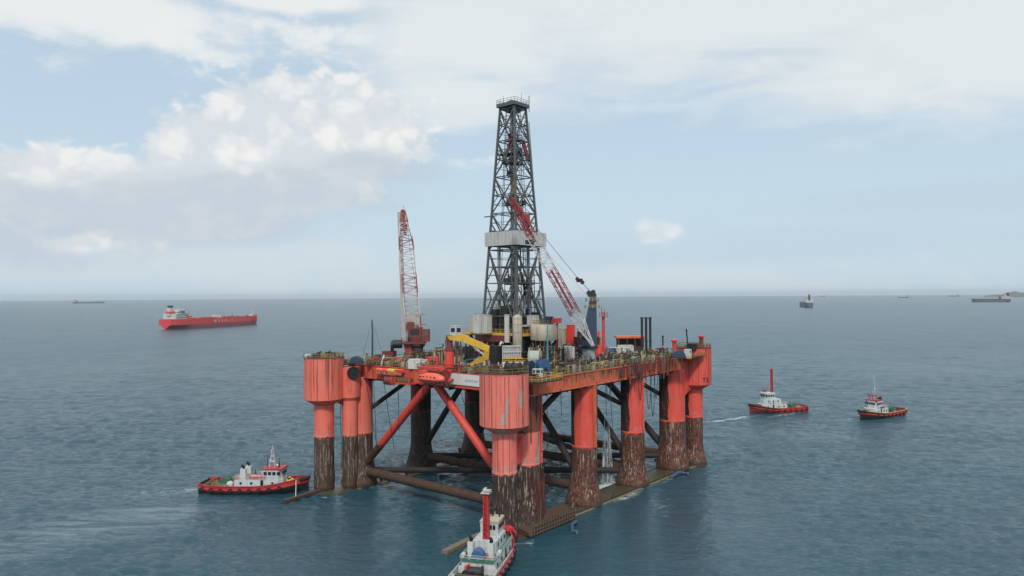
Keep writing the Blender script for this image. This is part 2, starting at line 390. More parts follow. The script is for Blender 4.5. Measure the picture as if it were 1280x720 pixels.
# pontoons, awash
for s in (-1,1):
    mb=MB(); secs=[]
    for u,w,top in ((-49,.8,.1),(-47,2.6,.4),(-44,4.0,.5),(-38,4.2,.55),(38,4.2,.55),(44,4.0,.5),(47.5,2.8,.4),(49,.8,.1)):
        c=s*(VI+ (.6 if abs(u)>40 else 0))
        secs.append([(u,c-w,-6),(u,c-w,top-.6),(u,c-w+1.1,top-.3),(u,c-.8,top-.05),(u,c+.8,top-.05),(u,c+w-1.1,top-.3),(u,c+w,top-.6),(u,c+w,-6)])
    mb.loft(secs); pont=mb.build('pontoon',M['algae'],RIG,flat=True)
    e_=MB()
    for q in (-1,1): e_.tube([(-38,s*VI+q*3.9,.05),(38,s*VI+q*3.9,.05),(44,s*(VI+.6)+q*3.75,.02)],.2,6)
    e_.build('gunwale',M['algaeedge'],pont)
    g=MB()
    g.tube([(-37,s*(VI)-3.3,.38),(37,s*(VI)-3.3,.38)],.09,5); g.tube([(-37,s*VI+3.3,.38),(37,s*VI+3.3,.38)],.09,5)
    for k in range(14): g.box((rnd.uniform(-36,36),s*VI+rnd.choice((-1,1))*rnd.uniform(2.2,3.2),.55),(rnd.uniform(.3,.9),rnd.uniform(.3,.7),.6),rnd.random())
    g.build('deck_fitting',M['darkrust'],pont)
    # timber-faced spar running out ahead of each pontoon
    p0,p1=((-57.5,29.6,.35),(-45.5,30.6,.6)) if s>0 else ((-57.5,-27.0,.35),(-46.,-26.,.6))
    MB().beam(p0,p1,1.5,.7).build('bow_spar',M['wood' if s<0 else 'rustbrace'],RIG)
# columns
def column(name,u,v,prof,mat,n=36): return MB().lathe(prof,(u,v,0),n).build(name,mat,RIG,ang=25)
def sponson(u,v,mat,skirt=False):
    rb=3.9 if skirt else 2.75
    return column('corner_column',u,v,[(rb,-1),(rb*.96,.6),(2.75 if not skirt else 2.85,3.8),(2.6,6),(2.6,14.2),(2.68,14.25),(2.68,14.7),(2.6,14.75),(2.6,22.7),(5.15,24.3),(5.2,24.35),(5.2,34.9),(5.25,34.95),(5.25,35.15)],mat,40)
def sleeve(u,v,mat): return column('thruster_housing',u,v,[(2.1,0),(2.1,14),(2.2,23.6),(2.8,24.5),(2.8,32.4)],mat)
Fs=sponson(-US,-VS,M['red_front']); Rs=sponson(US,-VS,M['red_deep'],True); Ls=sponson(-US,VS,M['red_grey']); Bs=sponson(US,VS,M['red_shaded'])
def inner(u,v,r,mat,rb): return column('deck_column',u,v,[(rb,.3),(rb*.97,1.2),(r*1.12,5.5),(r,8.2),(r,14.2),(r+.08,14.25),(r+.08,14.6),(r,14.65),(r,29.6)],mat)
Li=inner(-UI,VI,3.7,M['red_grey'],4.9); Fi=inner(-UI-.3,-VI,3.5,M['red_front'],4.8); Ri=inner(UI,-VI,3.7,M['red_deep'],4.9); Bi=inner(UI,VI,3.7,M['red_shaded'],4.9)
m1=inner(-UM,-VI,3.0,M['red_deep'],4.6); m2=inner(UM,-VI,3.0,M['red_deep'],4.6); l1=inner(-UM,VI,3.0,M['red_shaded'],4.7); l2=inner(UM,VI,3.0,M['red_shaded'],4.7)
# housing beside the left inner column with a big black round fairlead
p=ra(437,470,193.6); sleeve(p.x,p.y,M['red_grey'])
p2=ra(441.5,466,190.9); d2=(Vector((0,0,0))-at(440,466,191)); d2.z=0; d2=rig(Vector((RIGX,RIGY,0))+d2.normalized()); d2.z=0; d2.normalize()
fl=MB().cyl(p2+d2*.05,p2-d2*1.6,1.6,1.6,20)
for i in range(20):
    a=2*PI*i/20; e=Vector((-d2.y,d2.x,0)); q=p2+e*(1.5*math.cos(a))+Vector((0,0,1.5*math.sin(a))); b=2*PI*(i+1)/20; q2=p2+e*(1.5*math.cos(b))+Vector((0,0,1.5*math.sin(b)))
    fl.cyl(q+d2*.1,q2+d2*.1,.2,.2,6)
fl.cyl(p2+d2*.35,p2,.35,.35,10)
fl.build('fairlead_wheel',M['black'],RIG)
# webs joining each corner column to the column inside it
for su,sv in ((-1,-1),(-1,1),(1,-1),(1,1)):
    a=Vector((su*US,sv*VS,0)); b=Vector((su*UI,sv*VI,0)); mt=M['girderdark' if su<0 and sv<0 else ('red_grey' if su<0 else 'red_deep')]
    dd=(b-a).normalized(); n_=Vector((-dd.y,dd.x,0)); w=1.9; lo0,lo1=20.5,23.9
    A,B=a+dd*2.2,b-dd*2.; vs=[]
    for q in (-w,w):
        vs+=[A+n_*q+Vector((0,0,lo1)),B+n_*q+Vector((0,0,lo0)),B+n_*q+Vector((0,0,31.6)),A+n_*q+Vector((0,0,31.6))]
    MB().add(vs,[(0,1,2,3),(7,6,5,4),(0,4,5,1),(1,5,6,2),(2,6,7,3),(3,7,4,0)]).build('connecting_box',mt,RIG,flat=True)
# weld seams and rubbing strips on the corner columns, draft pipe runs on the shafts
def seams(colm,u,v,mat,angs,r=5.2,z0=24.5,z1=34.8,w=.13):
    mb=MB()
    for a in angs:
        a=R(a); q=Vector((u+(r+.03)*math.cos(a),v+(r+.03)*math.sin(a),0)); mb.bar(q+Vector((0,0,z0)),q+Vector((0,0,z1)),w)
    return mb.build('weld_seam',mat,colm)
seams(Fs,-US,-VS,M['girderdark'],[170,191,222,231,266],w=.08)
seams(Fs,-US,-VS,M['girderdark'],[188,214,243],2.6,14.8,22.6,.07)
seams(Ls,-US,VS,M['girderdark'],[196,216,247],w=.08); seams(Rs,US,-VS,M['girderdark'],[222,262,285],w=.08)
# under-deck shade painted as dark shells on inboard faces of some columns
def shade_and_stain(col,u,v,r,a0,a1,z0=14.8,z1=29.3,mat='shade_and_stain'):
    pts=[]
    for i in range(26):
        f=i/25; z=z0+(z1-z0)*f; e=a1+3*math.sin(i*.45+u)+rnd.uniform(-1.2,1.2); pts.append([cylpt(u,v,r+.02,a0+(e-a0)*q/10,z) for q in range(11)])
    MB().loft(pts,caps=False).build('painted_shade_side',M[mat],col)
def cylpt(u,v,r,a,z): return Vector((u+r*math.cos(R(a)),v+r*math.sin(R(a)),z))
shade_and_stain(m2,UM,-VI,3.0,60,196); shade_and_stain(Ri,UI,-VI,3.7,60,192); shade_and_stain(m1,-UM,-VI,3.0,60,166)
shade_and_stain(l1,-UM,VI,3.0,215,330,17.6); shade_and_stain(l2,UM,VI,3.0,180,330,17.6); shade_and_stain(Rs,US,-VS,2.6,90,170,14.8,22.4)
# the grey scrape across the front corner column
mb=MB(); pr=None
def cylpt(u,v,r,a,z): return Vector((u+r*math.cos(R(a)),v+r*math.sin(R(a)),z))
pts=[]
for i in range(11):
    f=i/10; z=25.0+f*6.4; a=216+f*17+1.5*math.sin(i*1.9); hw=(6.2-4.5*f)+.8*math.sin(i*2.6)
    pts.append([cylpt(-US,-VS,5.225,a+hw*(q/2-1),z) for q in range(5)])
mb.loft(pts,caps=False); pts=[]
for i in range(6):
    f=i/5; z=24.2-f*1.4; r=5.06-f*2.35; a=212-f*5; hw=16+4*f
    pts.append([cylpt(-US,-VS,r+.05,a+hw*(q/3-1),z) for q in range(7)])
mb.loft(pts,caps=False)
pts=[[cylpt(-US,-VS,5.225,256+q*3.2,28.2+i*.75+.3*math.sin(q*2+i)) for q in range(4)] for i in range(6)]
mb.loft(pts,caps=False); mb.build('scraped_patch',M['scrape'],Fs,flat=True)
# faint mark on the far right corner column
a=R(247); text('T3',2.1,M['dark'],Rs,(US+5.27*math.cos(a),-VS+5.27*math.sin(a),25.2),(PI/2,0,a+PI/2))
# braces
def brace(p0,p1,r,mat,n=14): return MB().cyl(p0,p1,r,r,n).build('brace',mat,RIG)
for u in (-UI,UI):
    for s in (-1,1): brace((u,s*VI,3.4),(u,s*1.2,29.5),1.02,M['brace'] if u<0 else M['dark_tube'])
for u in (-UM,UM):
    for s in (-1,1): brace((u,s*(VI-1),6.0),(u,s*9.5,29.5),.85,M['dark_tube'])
for u in (-UI,-UM,UM,UI):
    mb=MB().cyl((u,-VI,4.1),(u,VI,4.1),1.15,1.15,14)
    for k in range(-8,9): mb.cyl((u,k*3.3-.12,4.1),(u,k*3.3+.12,4.1),1.26,1.26,14)
    mb.build('cross_tube',M['rustbrace'],RIG)
for a,b in (((-UI,VI),(UM,-VI)),((UI,-VI),(-UM,VI))): brace((*a,3.9),(*b,3.9),.8,M['dark_tube'])
brace((UI,VI,4.6),(UM,-VI,4.6),.8,M['dark_tube'])
for s in (-1,1):
    brace((-UM-2.5,s*(VI-3),29.4),(-UI+2,s*(VI-3),21),.62,M['dark_tube']); brace((-UM+2.5,s*(VI-3),29.4),(UM-2,s*(VI-2.5),22),.62,M['dark_tube'])
    brace((UI-2,s*(VI-3),22),(UM+2,s*(VI-3),29.4),.62,M['dark_tube'])
# collars where braces land (rusty lumps on column feet)
for u,v in ((-UI,-VI),(-UI,VI),(UI,-VI),(-UM,VI),(UM,VI)):
    mb=MB()
    for k in range(9):
        a=rnd.uniform(0,2*PI); r=rnd.uniform(3.4,5); mb.box((u+r*math.cos(a),v+r*math.sin(a),rnd.uniform(.6,2.2)),(rnd.uniform(.5,1.6),rnd.uniform(.4,1),rnd.uniform(.4,1.4)),a)
    mb.build('foot_bracket',M['darkrust'],RIG)
# rusty anchor bolster along the front end of the near pontoon
bol=MB()
bol.loft([[(u,-30.4,.4),(u,-34.6,.2),(u,-34.2-.1*math.sin(u),h),(u,-31,h+.7)] for u,h in ((-39.5,.9),(-37,1.9),(-32,2.6),(-27,2.3),(-23.6,2.6),(-22.8,1.9))],closed=True)
bol=bol.build('anchor_bolster',M['rustbrace'],RIG,flat=True)
mb=MB()
for k in range(16):
    u=-38.4+k; mb.bar((u,-34.75,.1),(u+.6,-34.35,2.6),.13)
for z,o in ((.5,-34.8),(1.2,-34.66),(2.0,-34.5)): mb.bar((-38.6,o,z),(-22.6,o,z),.14)
mb.tube([(-24,-34.3,2.7),(-23,-34.0,3.4),(-22,-33.4,3.3),(-21.4,-32.5,2.4)],.28,7)
mb.build('bolster_rack',M['brown'],bol)
# deck box with plate top and dark underside
mb=MB(); mb.prism([(-35.6,-32.4),(35.6,-32.4),(35.6,32.4),(-35.6,32.4)],ZG,ZD)
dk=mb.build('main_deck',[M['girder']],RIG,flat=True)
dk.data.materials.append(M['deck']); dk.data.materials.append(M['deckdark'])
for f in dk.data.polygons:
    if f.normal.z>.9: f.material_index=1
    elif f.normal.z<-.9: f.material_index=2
mb=MB()
for u in range(-34,36,4): mb.box((u,0,ZG-.3),(.25,64,.6))
for v in range(-30,31,6): mb.box((0,v,ZG-.42),(70,.3,.84))
mb.build('deck_beam',M['deckdark'],RIG,flat=True)
mb=MB()   # stiffeners and edge strips on the right-hand girder
for k in range(13):
    u=-34+k*5.6; mb.box((u,-32.43,31.1),(.06,.08,3.2))
mb.box((0,-32.5,32.85),(71,.22,.22)); mb.box((0,-32.5,29.5),(71,.22,.2))
mb.build('girder_stiffener',M['girder'],RIG,flat=True)
for mt,n_,w0,w1,l0,l1 in (('girderdark',46,.15,.7,.7,2.9),('rustrun',40,.2,1.1,.5,2.4),('shade_and_stain',16,.1,.4,1.,3.3)):
    mb=MB()
    for k in range(n_):
        u=rnd.uniform(-28,34); w=rnd.uniform(w0,w1); L=rnd.uniform(l0,l1); y=-32.41-.006*(k%5)-(.04 if mt=='rustrun' else (.07 if mt=='shade_and_stain' else 0))
        mb.add([(u-w/2,y,32.75),(u+w/2,y,32.75),(u+w*.4,y,32.75-L*.6),(u+w*.1,y,32.75-L),(u-w*.2,y,32.75-L*.85),(u-w*.45,y,32.75-L*.5)],[(0,1,2,3,4,5)])
    mb.build('rust_run',M[mt],dk,flat=True)
MB().box((-UM+.3,-VI-3.05,22.),(1.3,.5,15.6)).build('guide_strip',M['girder'],m1,flat=True); MB().box((-UM+1.05,-VI-3.1,24.),(.25,.55,12)).build('guide_edge',M['darkrust'],m1,flat=True)
# white name girder on the front edge
a=rig(at(566,475,173.5)); v0=ra(563.5,470,173).y; v1=ra(599,470,166).y
wp=MB().box((-35.75,(v0+v1)/2,31.5),(.3,abs(v0-v1),2.6)).build('name_girder',M['panel'],RIG,flat=True)
mb=MB()
vv=ra(587,476,168).y
for k,(h,w) in enumerate(((.42,.5),(.6,.34),(.42,.5),(.42,.5),(.6,.3),(.42,.5),(.42,.5),(.6,.3))): mb.box((-35.93,vv+1.9-k*.55,31.35+(h-.42)/2),(.04,w*.75,h))
mb.build('faded_lettering',M['grey'],wp,flat=True)
mb=MB()
for k in range(-15,16): mb.box((-35.68,k*2,31.2),(.14,.1,3.3))
mb.box((-35.72,0,32.9),(.2,64,.18)); mb.box((-35.72,0,29.5),(.2,64,.18)); mb.build('girder_stiffener',M['red'],RIG,flat=True)
# corner platforms
def platform(u,v,su,sv,z,rails=True,mat='olive',open_u=False):
    pl=MB().box((u,v,z),(su,sv,.25)).build('platform',M['darkrust'],RIG,flat=True)
    x,y=su/2-.1,sv/2-.1
    MB().rail([(u-x,v-y,z+.1),(u+x,v-y,z+.1),(u+x,v+y,z+.1),(u-x,v+y,z+.1)],closed=True,r=.06).build('railing',M[mat],pl)
    mb=MB()
    for k in range(int(su)): mb.bar((u-x+k,v,z-.3),(u-x+k,v-y,z-.2),.12)
    mb.build('support',M['darkrust'],pl); return pl
platform(-36.5,-33.8,9.0,8.4,ZD+.12,mat='yellow'); platform(36.5,-33.4,8.5,7.0,ZD+.15,mat='olive'); platform(-37.5,33.0,8.5,8.5,ZD+.1,mat='olive')
for u,v in ((-US,-VS),(US,-VS),(-US,VS),(US,VS)):
    tp=MB().cyl((u,v,35.15),(u,v,35.3),5.28,5.28,32).build('top_platform',M['darkrust'],RIG)
    MB().rail([(u+5.15*math.cos(2*PI*k/24),v+5.15*math.sin(2*PI*k/24),35.25) for k in range(24)],closed=True,r=.055).build('railing',M['olive'],tp)
# deck edge rails
for pts,mt in (([(-28,-32.2,ZD),(31,-32.2,ZD)],'olive'),([(-35.4,-26,ZD),(-35.4,27,ZD)],'olive'),([(35.4,-27,ZD),(35.4,27,ZD)],'olive'),([(-30,32.2,ZD),(31,32.2,ZD)],'olive')):
    MB().rail(pts,h=1.2,r=.06).build('railing',M[mt],dk)
# pipe runs and cable trays on the deck
for k in range(26):
    z=ZD+rnd.uniform(.3,1.6); u=rnd.uniform(-33,30); v=rnd.uniform(-31,28); L=rnd.uniform(6,20); mb=MB()
    along=rnd.random()<.6; d=(1,0) if along else (0,1); L=min(L,(33-u) if along else (31-v))
    for j in range(rnd.randint(2,4)):
        o=j*.45; mb.tube([(u+o*d[1],v+o*d[0],z),(u+o*d[1]+L*d[0],v+o*d[0]+L*d[1],z),(u+o*d[1]+L*d[0],v+o*d[0]+L*d[1],ZD)],.12,5)
    for j in range(int(L/3)+1):
        q=(u+j*3*d[0],v+j*3*d[1]); mb.bar((*q,ZD),(*q,z),.15)
    mb.build('pipe_run',M[rnd.choice(('brown','darkrust','grey','olive','steelpale','green'))],dk)
# pipes, tyres and hoses on the right-hand girder between the columns
for k in range(64):
    u=rnd.uniform(-1,26.5); mb=MB(); z1=rnd.uniform(32.2,33.9); z0=rnd.uniform(29.7,31.6) if k%5 else rnd.uniform(27.8,29.4); r=rnd.choice((.1,.14,.2,.27))
    mb.cyl((u,-32.95,z0),(u+rnd.uniform(-.3,.3),-32.95,z1),r,r,8)
    if r>.25: mb.cyl((u,-32.95,z0-.1),(u,-32.95,z0+.35),r*1.25,r*1.25,8)
    mb.build('hanging_fender',M[rnd.choice(('maroon','maroon','girderdark','darkrust','brown','girderdark','dark'))],RIG)
def sag(a,b,drop,n=12): return [Vector(a).lerp(Vector(b),i/n)+Vector((0,0,-drop*4*(i/n)*(1-i/n))) for i in range(n+1)]
for u,w,dz in ((14.6,1.6,9.5),(16.8,1.3,11.8),(18.6,1.1,7.0),(10,.9,6.5),(-5.5,1.2,5.)):
    MB().tube(sag((u-w,-32.7,29.8),(u+w,-32.7,29.8),dz,14),.085,5).build('hanging_hose',M['dark'],RIG)
for u,v,z0,z1 in ((-UI+3.4,-VI-1.6,6,30),(-UI+2.6,-VI-2.6,4,31),(-UI+3.8,-VI+.2,9,30),(-UM+2.6,-VI-1.9,1,33),(-UI-3.2,VI-1.9,1,32),(UM+1.,-VI-2.95,2,30)):
    mb=MB().cyl((u,v,z0),(u,v,z1),.26,.26,8)
    for q in range(int((z1-z0)/4)): mb.box((u,v,z0+q*4+1),(.7,.7,.3))
    mb.build('riser_pipe',M['red_deep' if v<0 else 'dark'],RIG)
for px0,py0,px1,py1,d in ((466,462,470,560,188),(455,460,470,555,190),(478,468,492,560,182),(425,500,426,585,192),(428,500,430,592,193),(683,490,683,560,162),(700,486,701,520,163),(756,480,757,520,186),(761,480,765,540,187),(497,480,498,540,180),(575,490,600,560,172)):
    a,b=ra(px0,py0,d),ra(px1,py1,d); MB().tube(sag(a,b,.6,6),.075,5).build('hanging_cable',M['dark'],RIG)
# mess of ropes and old hoses at the front column foot
for k in range(10):
    a=R(rnd.uniform(195,330)); u=-UI+3.7*math.cos(a); v=-VI+3.7*math.sin(a); z=rnd.uniform(7,12)
    MB().tube([(u,v,z+rnd.uniform(1,4)),(u+.3,v-.3,z),(u+rnd.uniform(-.4,.9),v-rnd.uniform(.3,.9),z-rnd.uniform(2,5)),(u+rnd.uniform(-.3,1.2),v-rnd.uniform(.4,1.2),1.4)],rnd.uniform(.08,.2),5).build('trailing_hose',M[rnd.choice(('darkrust','brown','rustbrace','maroon'))],RIG)
# the front inner column is bare, stained steel above and scraped below its joint
st_=MB()
for i in range(14):
    a=R(rnd.uniform(170,350)); z0=rnd.uniform(19,27); r=3.58
    st_.bar((-UI-.3+r*math.cos(a),-VI+r*math.sin(a),z0),(-UI-.3+r*math.cos(a),-VI+r*math.sin(a),29.4),rnd.uniform(.12,.3))
st_.build('stained_pipe',M['darkrust'],Fi,flat=True)
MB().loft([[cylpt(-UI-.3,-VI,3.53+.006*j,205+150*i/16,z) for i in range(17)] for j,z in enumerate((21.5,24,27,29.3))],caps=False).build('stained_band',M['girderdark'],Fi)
pts=[]
for i in range(9):
    f=i/8; z=14.9+f*6.2; a=285+16*f; hw=20-11*f+2*math.sin(i*2.1); pts.append([cylpt(-UI-.3,-VI,3.55,a+hw*(q/4-1),z) for q in range(9)])
MB().loft(pts,caps=False).build('scraped_patch',M['scrape'],Fi)
# wedge brace between the front corner shaft and the column behind it
a_=Vector((-US,-VS,0)); b_=Vector((-UI-.3,-VI,0)); d_=(b_-a_).normalized(); n_=Vector((-d_.y,d_.x,0))*1.1
MB().add([a_+d_*2.3+n_*k+Vector((0,0,z)) for k in (-1,1) for z in (15.2,16.0)]+[b_-d_*3.2+n_*k+Vector((0,0,z)) for k in (-1,1) for z in (15.2,21.)],[(0,4,5,1),(3,7,6,2),(1,5,7,3),(0,2,6,4),(0,1,3,2),(4,6,7,5)]).build('wedge_brace',M['redbright'],RIG,flat=True)
# dense pipework, valves and small fittings fixed along the deck edges
def pipework(u,v,n,su,sv,hmax,mats):
    mb=[MB() for _ in mats]
    for k in range(n):
        j=rnd.randrange(len(mats)); x,y=u+rnd.uniform(-su,su),v+rnd.uniform(-sv,sv); hh=rnd.uniform(.5,hmax); q=rnd.random()
        if q<.35: mb[j].bar((x,y,ZD),(x,y,ZD+hh),rnd.uniform(.09,.2)).bar((x,y,ZD+hh),(x+rnd.uniform(-1.6,1.6),y,ZD+hh),rnd.uniform(.08,.16))
        elif q<.6: mb[j].box((x,y,ZD+hh*.35),(rnd.uniform(.3,1.3),rnd.uniform(.3,1.),hh*.7),rnd.random()*.4)
        elif q<.8: mb[j].bar((x-rnd.uniform(.5,3),y,ZD+hh*.7),(x+rnd.uniform(.5,3),y,ZD+hh*.7),rnd.uniform(.1,.24)).bar((x,y,ZD),(x,y,ZD+hh*.7),.12)
        elif q<.92: mb[j].cyl((x,y,ZD),(x,y,ZD+hh*.6),rnd.uniform(.2,.5),None,8)
        else: mb[j].tube([(x,y,ZD),(x,y,ZD+hh),(x+.5,y+.3,ZD+hh+.3),(x+1.,y+.5,ZD+hh*.4)],.12,5)
    for b,mt in zip(mb,mats):
        if b.v: b.build('pipework',M[mt],dk,flat=True)
for k in range(17): pipework(-27+k*3.6,-29.6,24,1.9,2.2,2.7,['olive' if k%3 else 'yellow',rnd.choice(['steelpale','grey','beige']),rnd.choice(['darkrust','brown']),rnd.choice(['dark','maroon','green'])])
for k in range(12): pipework(-32.8,-24+k*4.4,24,2.0,2.2,2.6,['olive',rnd.choice(['steelpale','red','red','beige']),'brown',rnd.choice(['dark','maroon'])])
for k in range(24): pipework(-27+k*2.4,-27.5,22,1.6,2.6,3.4,['darkrust','dark',rnd.choice(['brown','steelpale','olive'])])
for k in range(30): pipework(rnd.uniform(-27,28),rnd.uniform(-25,28),30,4,3.5,3.6,[rnd.choice(['olive','beige','steelpale']),'darkrust',rnd.choice(['dark','brown'])])
for k in range(16): pipework(-14+rnd.uniform(-2.5,2.5),-14+k*2.0,20,2.2,1.8,6.2,['darkrust','dark',rnd.choice(['brown','steelpale','beige','maroon'])])
for k in range(12): pipework(-12+k*2.4,-14+rnd.uniform(-2,2),20,1.8,2.2,6.5,['dark','darkrust',rnd.choice(['brown','olive','steelpale'])])
for u,v in ((-37,-32),(-37.5,32),(36.5,-32),(-33,-30)): pipework(u,v,16,2.4,2.,1.6,['olive','brown','dark'])
# drill floor substructure
FZ=41.0; FU0,FU1,FV0,FV1=-9.6,9.0,-8.8,12.4
df=MB().box(((FU0+FU1)/2,(FV0+FV1)/2,FZ-.4),(FU1-FU0,FV1-FV0,.8)).build('drill_floor',M['darkrust'],RIG,flat=True)
mb=MB(); x0,x1,y0,y1=FU0-.15,FU1+.15,FV0-.15,FV1+.15
for a,b in (((x0,y0),(x1,y0)),((x1,y0),(x1,y1)),((x1,y1),(x0,y1)),((x0,y1),(x0,y0))): mb.beam((*a,FZ-.2),(*b,FZ-.2),.2,.75)
mb.build('edge_beam',M['yellow'],df,flat=True)
MB().rail([(FU0,FV0,FZ),(FU1,FV0,FZ),(FU1,FV1,FZ),(FU0,FV1,FZ)],closed=True,r=.06).build('railing',M['yellow'],df)
mb=MB()
for u in (FU0+1,-3,3,FU1-1):
    for v in (FV0+1,-2,5,FV1-1): mb.box((u,v,(ZD+FZ-.8)/2),(.7,.7,FZ-.8-ZD))
for u in (FU0+1,FU1-1):
    for a,b in ((FV0+1,-2),(-2,5),(5,FV1-1)): mb.bar((u,a,ZD+.3),(u,b,FZ-1),.4); mb.bar((u,b,ZD+.3),(u,a,FZ-1),.4)
for v in (FV0+1,FV1-1):
    for a,b in ((FU0+1,-3),(-3,3),(3,FU1-1)): mb.bar((a,v,ZD+.3),(b,v,FZ-1),.4)
mb.build('substructure_leg',M['dark'],df,flat=True)
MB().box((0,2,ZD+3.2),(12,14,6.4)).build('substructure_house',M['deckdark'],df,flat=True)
MB().box((FU0-.32,2,FZ-1.5),(.2,13,1.7)).build('wind_panel',M['maroon'],df,flat=True)

# ================================================================== DERRICK
DZ=41.0; DH=63.9
der=rthing('derrick','tall dark steel lattice drilling derrick with a grey windwall box round its waist','derrick',-1.2,1.4,DZ)
def half(z):   # half side of the square at height z over the drill floor
    return 6.45+(2.58-6.45)*z/DH
C4=((-1,-1),(1,-1),(1,1),(-1,1))
def corner(i,z): h=half(z); return Vector((C4[i%4][0]*h,C4[i%4][1]*h,z))
for i in range(4): MB().beam(corner(i,0),corner(i,DH+1),.52,.52).build('leg',M['steel'],der,flat=True)
lv=[0,4.6,9.2,13.8,18.4,23.2,28.4,33.6,38.8,44.,49.2,54.2,58.9,63.4]
for i in range(4):
    g=MB(); b=MB(); sb=MB()
    mid=lambda z:(corner(i,z)+corner(i+1,z))/2
    for k,z in enumerate(lv):
        if z>0: g.bar(corner(i,z),corner(i+1,z),.26)
    for k in range(0,4,2):                       # heavy X bays below the windwall
        pass
    b.bar(corner(i,.3),corner(i+1,lv[5]),.36) if i!=0 or True else None
    b.bar(corner(i+1,.3),corner(i,lv[5]),.36)
    for k in range(5,13):
        z0,z1=lv[k],lv[k+1]
        if k%2: b.bar(corner(i,z0),mid(z1),.27); b.bar(corner(i+1,z0),mid(z1),.27)
        else: b.bar(mid(z0),corner(i,z1),.27); b.bar(mid(z0),corner(i+1,z1),.27)
    for k in range(0,5):
        z0,z1=lv[k],lv[k+1]; zm=(z0+z1)/2
        for j in (0,1):
            A,B=(i,i+1) if j==0 else (i+1,i)
            q0=corner(A,z0).lerp(corner(B,z0),.22); q1=corner(A,z1).lerp(corner(B,z1),.22)
            sb.bar(q0 if k%2==0 else corner(A,z0),corner(A,z1) if k%2==0 else q1,.2)
            sb.bar(corner(A,zm),corner(A,zm).lerp(corner(B,zm),.25),.17)
    for k in range(5,13):
        z0,z1=lv[k],lv[k+1]; zm=(z0+z1)/2
        for A,B in ((i,i+1),(i+1,i)): sb.bar(corner(A,zm),corner(A,z0 if k%2==0 else z1).lerp(corner(B,z0 if k%2==0 else z1),.25),.16)
    g.build('girt',M['steel'],der,flat=True); b.build('brace',M['steel'],der,flat=True); sb.build('lacing',M['steel'],der,flat=True)
# crown
cr=MB(); h=half(DH); cr.box((0,0,DH+.5),(h*2+1.6,h*2+1.6,1.0)); cr.box((0,0,DH-.6),(h*1.2,h*1.2,1.4),top=1.2)
cr=cr.build('crown_platform',M['steel'],der,flat=True)
k=h+.7; MB().rail([(-k,-k,DH+1),(k,-k,DH+1),(k,k,DH+1),(-k,k,DH+1)],closed=True,r=.05,step=1.4).build('railing',M['steelpale'],cr)
MB().bar((1.2,-2.2,DH+1),(1.2,-2.2,DH+4.2),.09).bar((-2.4,1.6,DH+1),(-2.4,1.6,DH+3.4),.09).bar((k,-k,DH-1),(k,-k,DH+3.6),.2).build('antenna',M['grey'],cr)
MB().box((0,.6,DH+1.6),(1.8,.9,1.0)).cyl((-.7,0,DH+1.5),(.7,0,DH+1.5),.75,.75,14).build('crown_sheave',M['darkrust'],cr)
# windwall box round the racking board
WZ0,WZ1=24.3,28.2; a0,a1,b0,b1=-5.9,7.6,-5.8,5.8
ww=MB()
for p0,p1 in (((a0,b0),(a1,b0)),((a1,b0),(a1,b1)),((a1,b1),(a0,b1)),((a0,b1),(a0,b0))): ww.beam((*p0,(WZ0+WZ1)/2),(*p1,(WZ0+WZ1)/2),.14,WZ1-WZ0)
ww=ww.build('windwall',M['wind'],der,flat=True)
mb=MB()
for q in range(1,9): mb.box((a0-.09,b0+q*(b1-b0)/9,(WZ0+WZ1)/2),(.06,.1,WZ1-WZ0-.1)); mb.box((a0+q*(a1-a0)/9,b0-.09,(WZ0+WZ1)/2),(.1,.06,WZ1-WZ0-.1))
mb.build('panel_joint',M['grey'],ww,flat=True)
MB().box((.8,-3.6,WZ0+.1),(12.6,4.2,.2)).box((.8,3.9,WZ0+.1),(12.6,3.6,.2)).box((-4.6,0,WZ0+.1),(2.4,3,.2)).build('racking_board',M['dark'],ww,flat=True)
mb=MB()
for q in range(9): mb.bar((-5+q*1.3,-1.2,WZ0+.5),(-5+q*1.3,-5,WZ0+.5),.16)
mb.build('finger',M['steelpale'],ww,flat=True)
for q in range(11):
    x,y=rnd.uniform(a0+.6,a1-.6),rnd.uniform(b0+.5,b1-.5)
    MB().box((x,y,WZ1-.2+rnd.uniform(.2,.9)),(rnd.uniform(.4,1.1),rnd.uniform(.4,1),rnd.uniform(.8,1.8)),rnd.random()).build('floodlight_box',M[rnd.choice(('beige','white','craneR','yellow','grey'))],ww,flat=True)
# innards: guide rails, pipe stands, travelling block, platforms, red masts
for x in (-.9,.9): MB().beam((x,0,1),(x,0,DH-1),.32,.42).build('guide_rail',M['steelpale'],der,flat=True)
MB().cyl((0,0,0),(0,0,34),.2,.2,8).build('drill_string',M['steelpale'],der)
for x,y,n_ in ((-2.4,-3,9),(2.6,-3.2,9),(-3.4,2.6,7)):
    mb=MB()
    for q in range(n_): mb.cyl((x+(q%3)*.3,y+(q//3)*.32,.2),(x+(q%3)*.26,y+(q//3)*.3,WZ0+3.2),.085,.085,5)
    mb.build('pipe_stand',M['steelpale'],der)
tb=MB().box((0,0,45),(1.6,1.1,2.6)).box((0,0,42.6),(1.2,1.3,1.8),top=1.2).cyl((0,0,39.2),(0,0,41.7),.35,.5,10).build('travelling_block',M['yellow'],der,flat=True)
MB().bar((-.4,0,46),(-.4,0,DH),.08).bar((.4,0,46),(.4,0,DH),.08).bar((0,.4,46),(0,.4,DH),.08).build('drill_line',M['wire'],tb,flat=True)
MB().box((0,.2,37.4),(1.9,1.4,3.0)).box((.9,-.5,37.8),(.8,.9,2)).build('top_drive',M['darkrust'],der,flat=True)
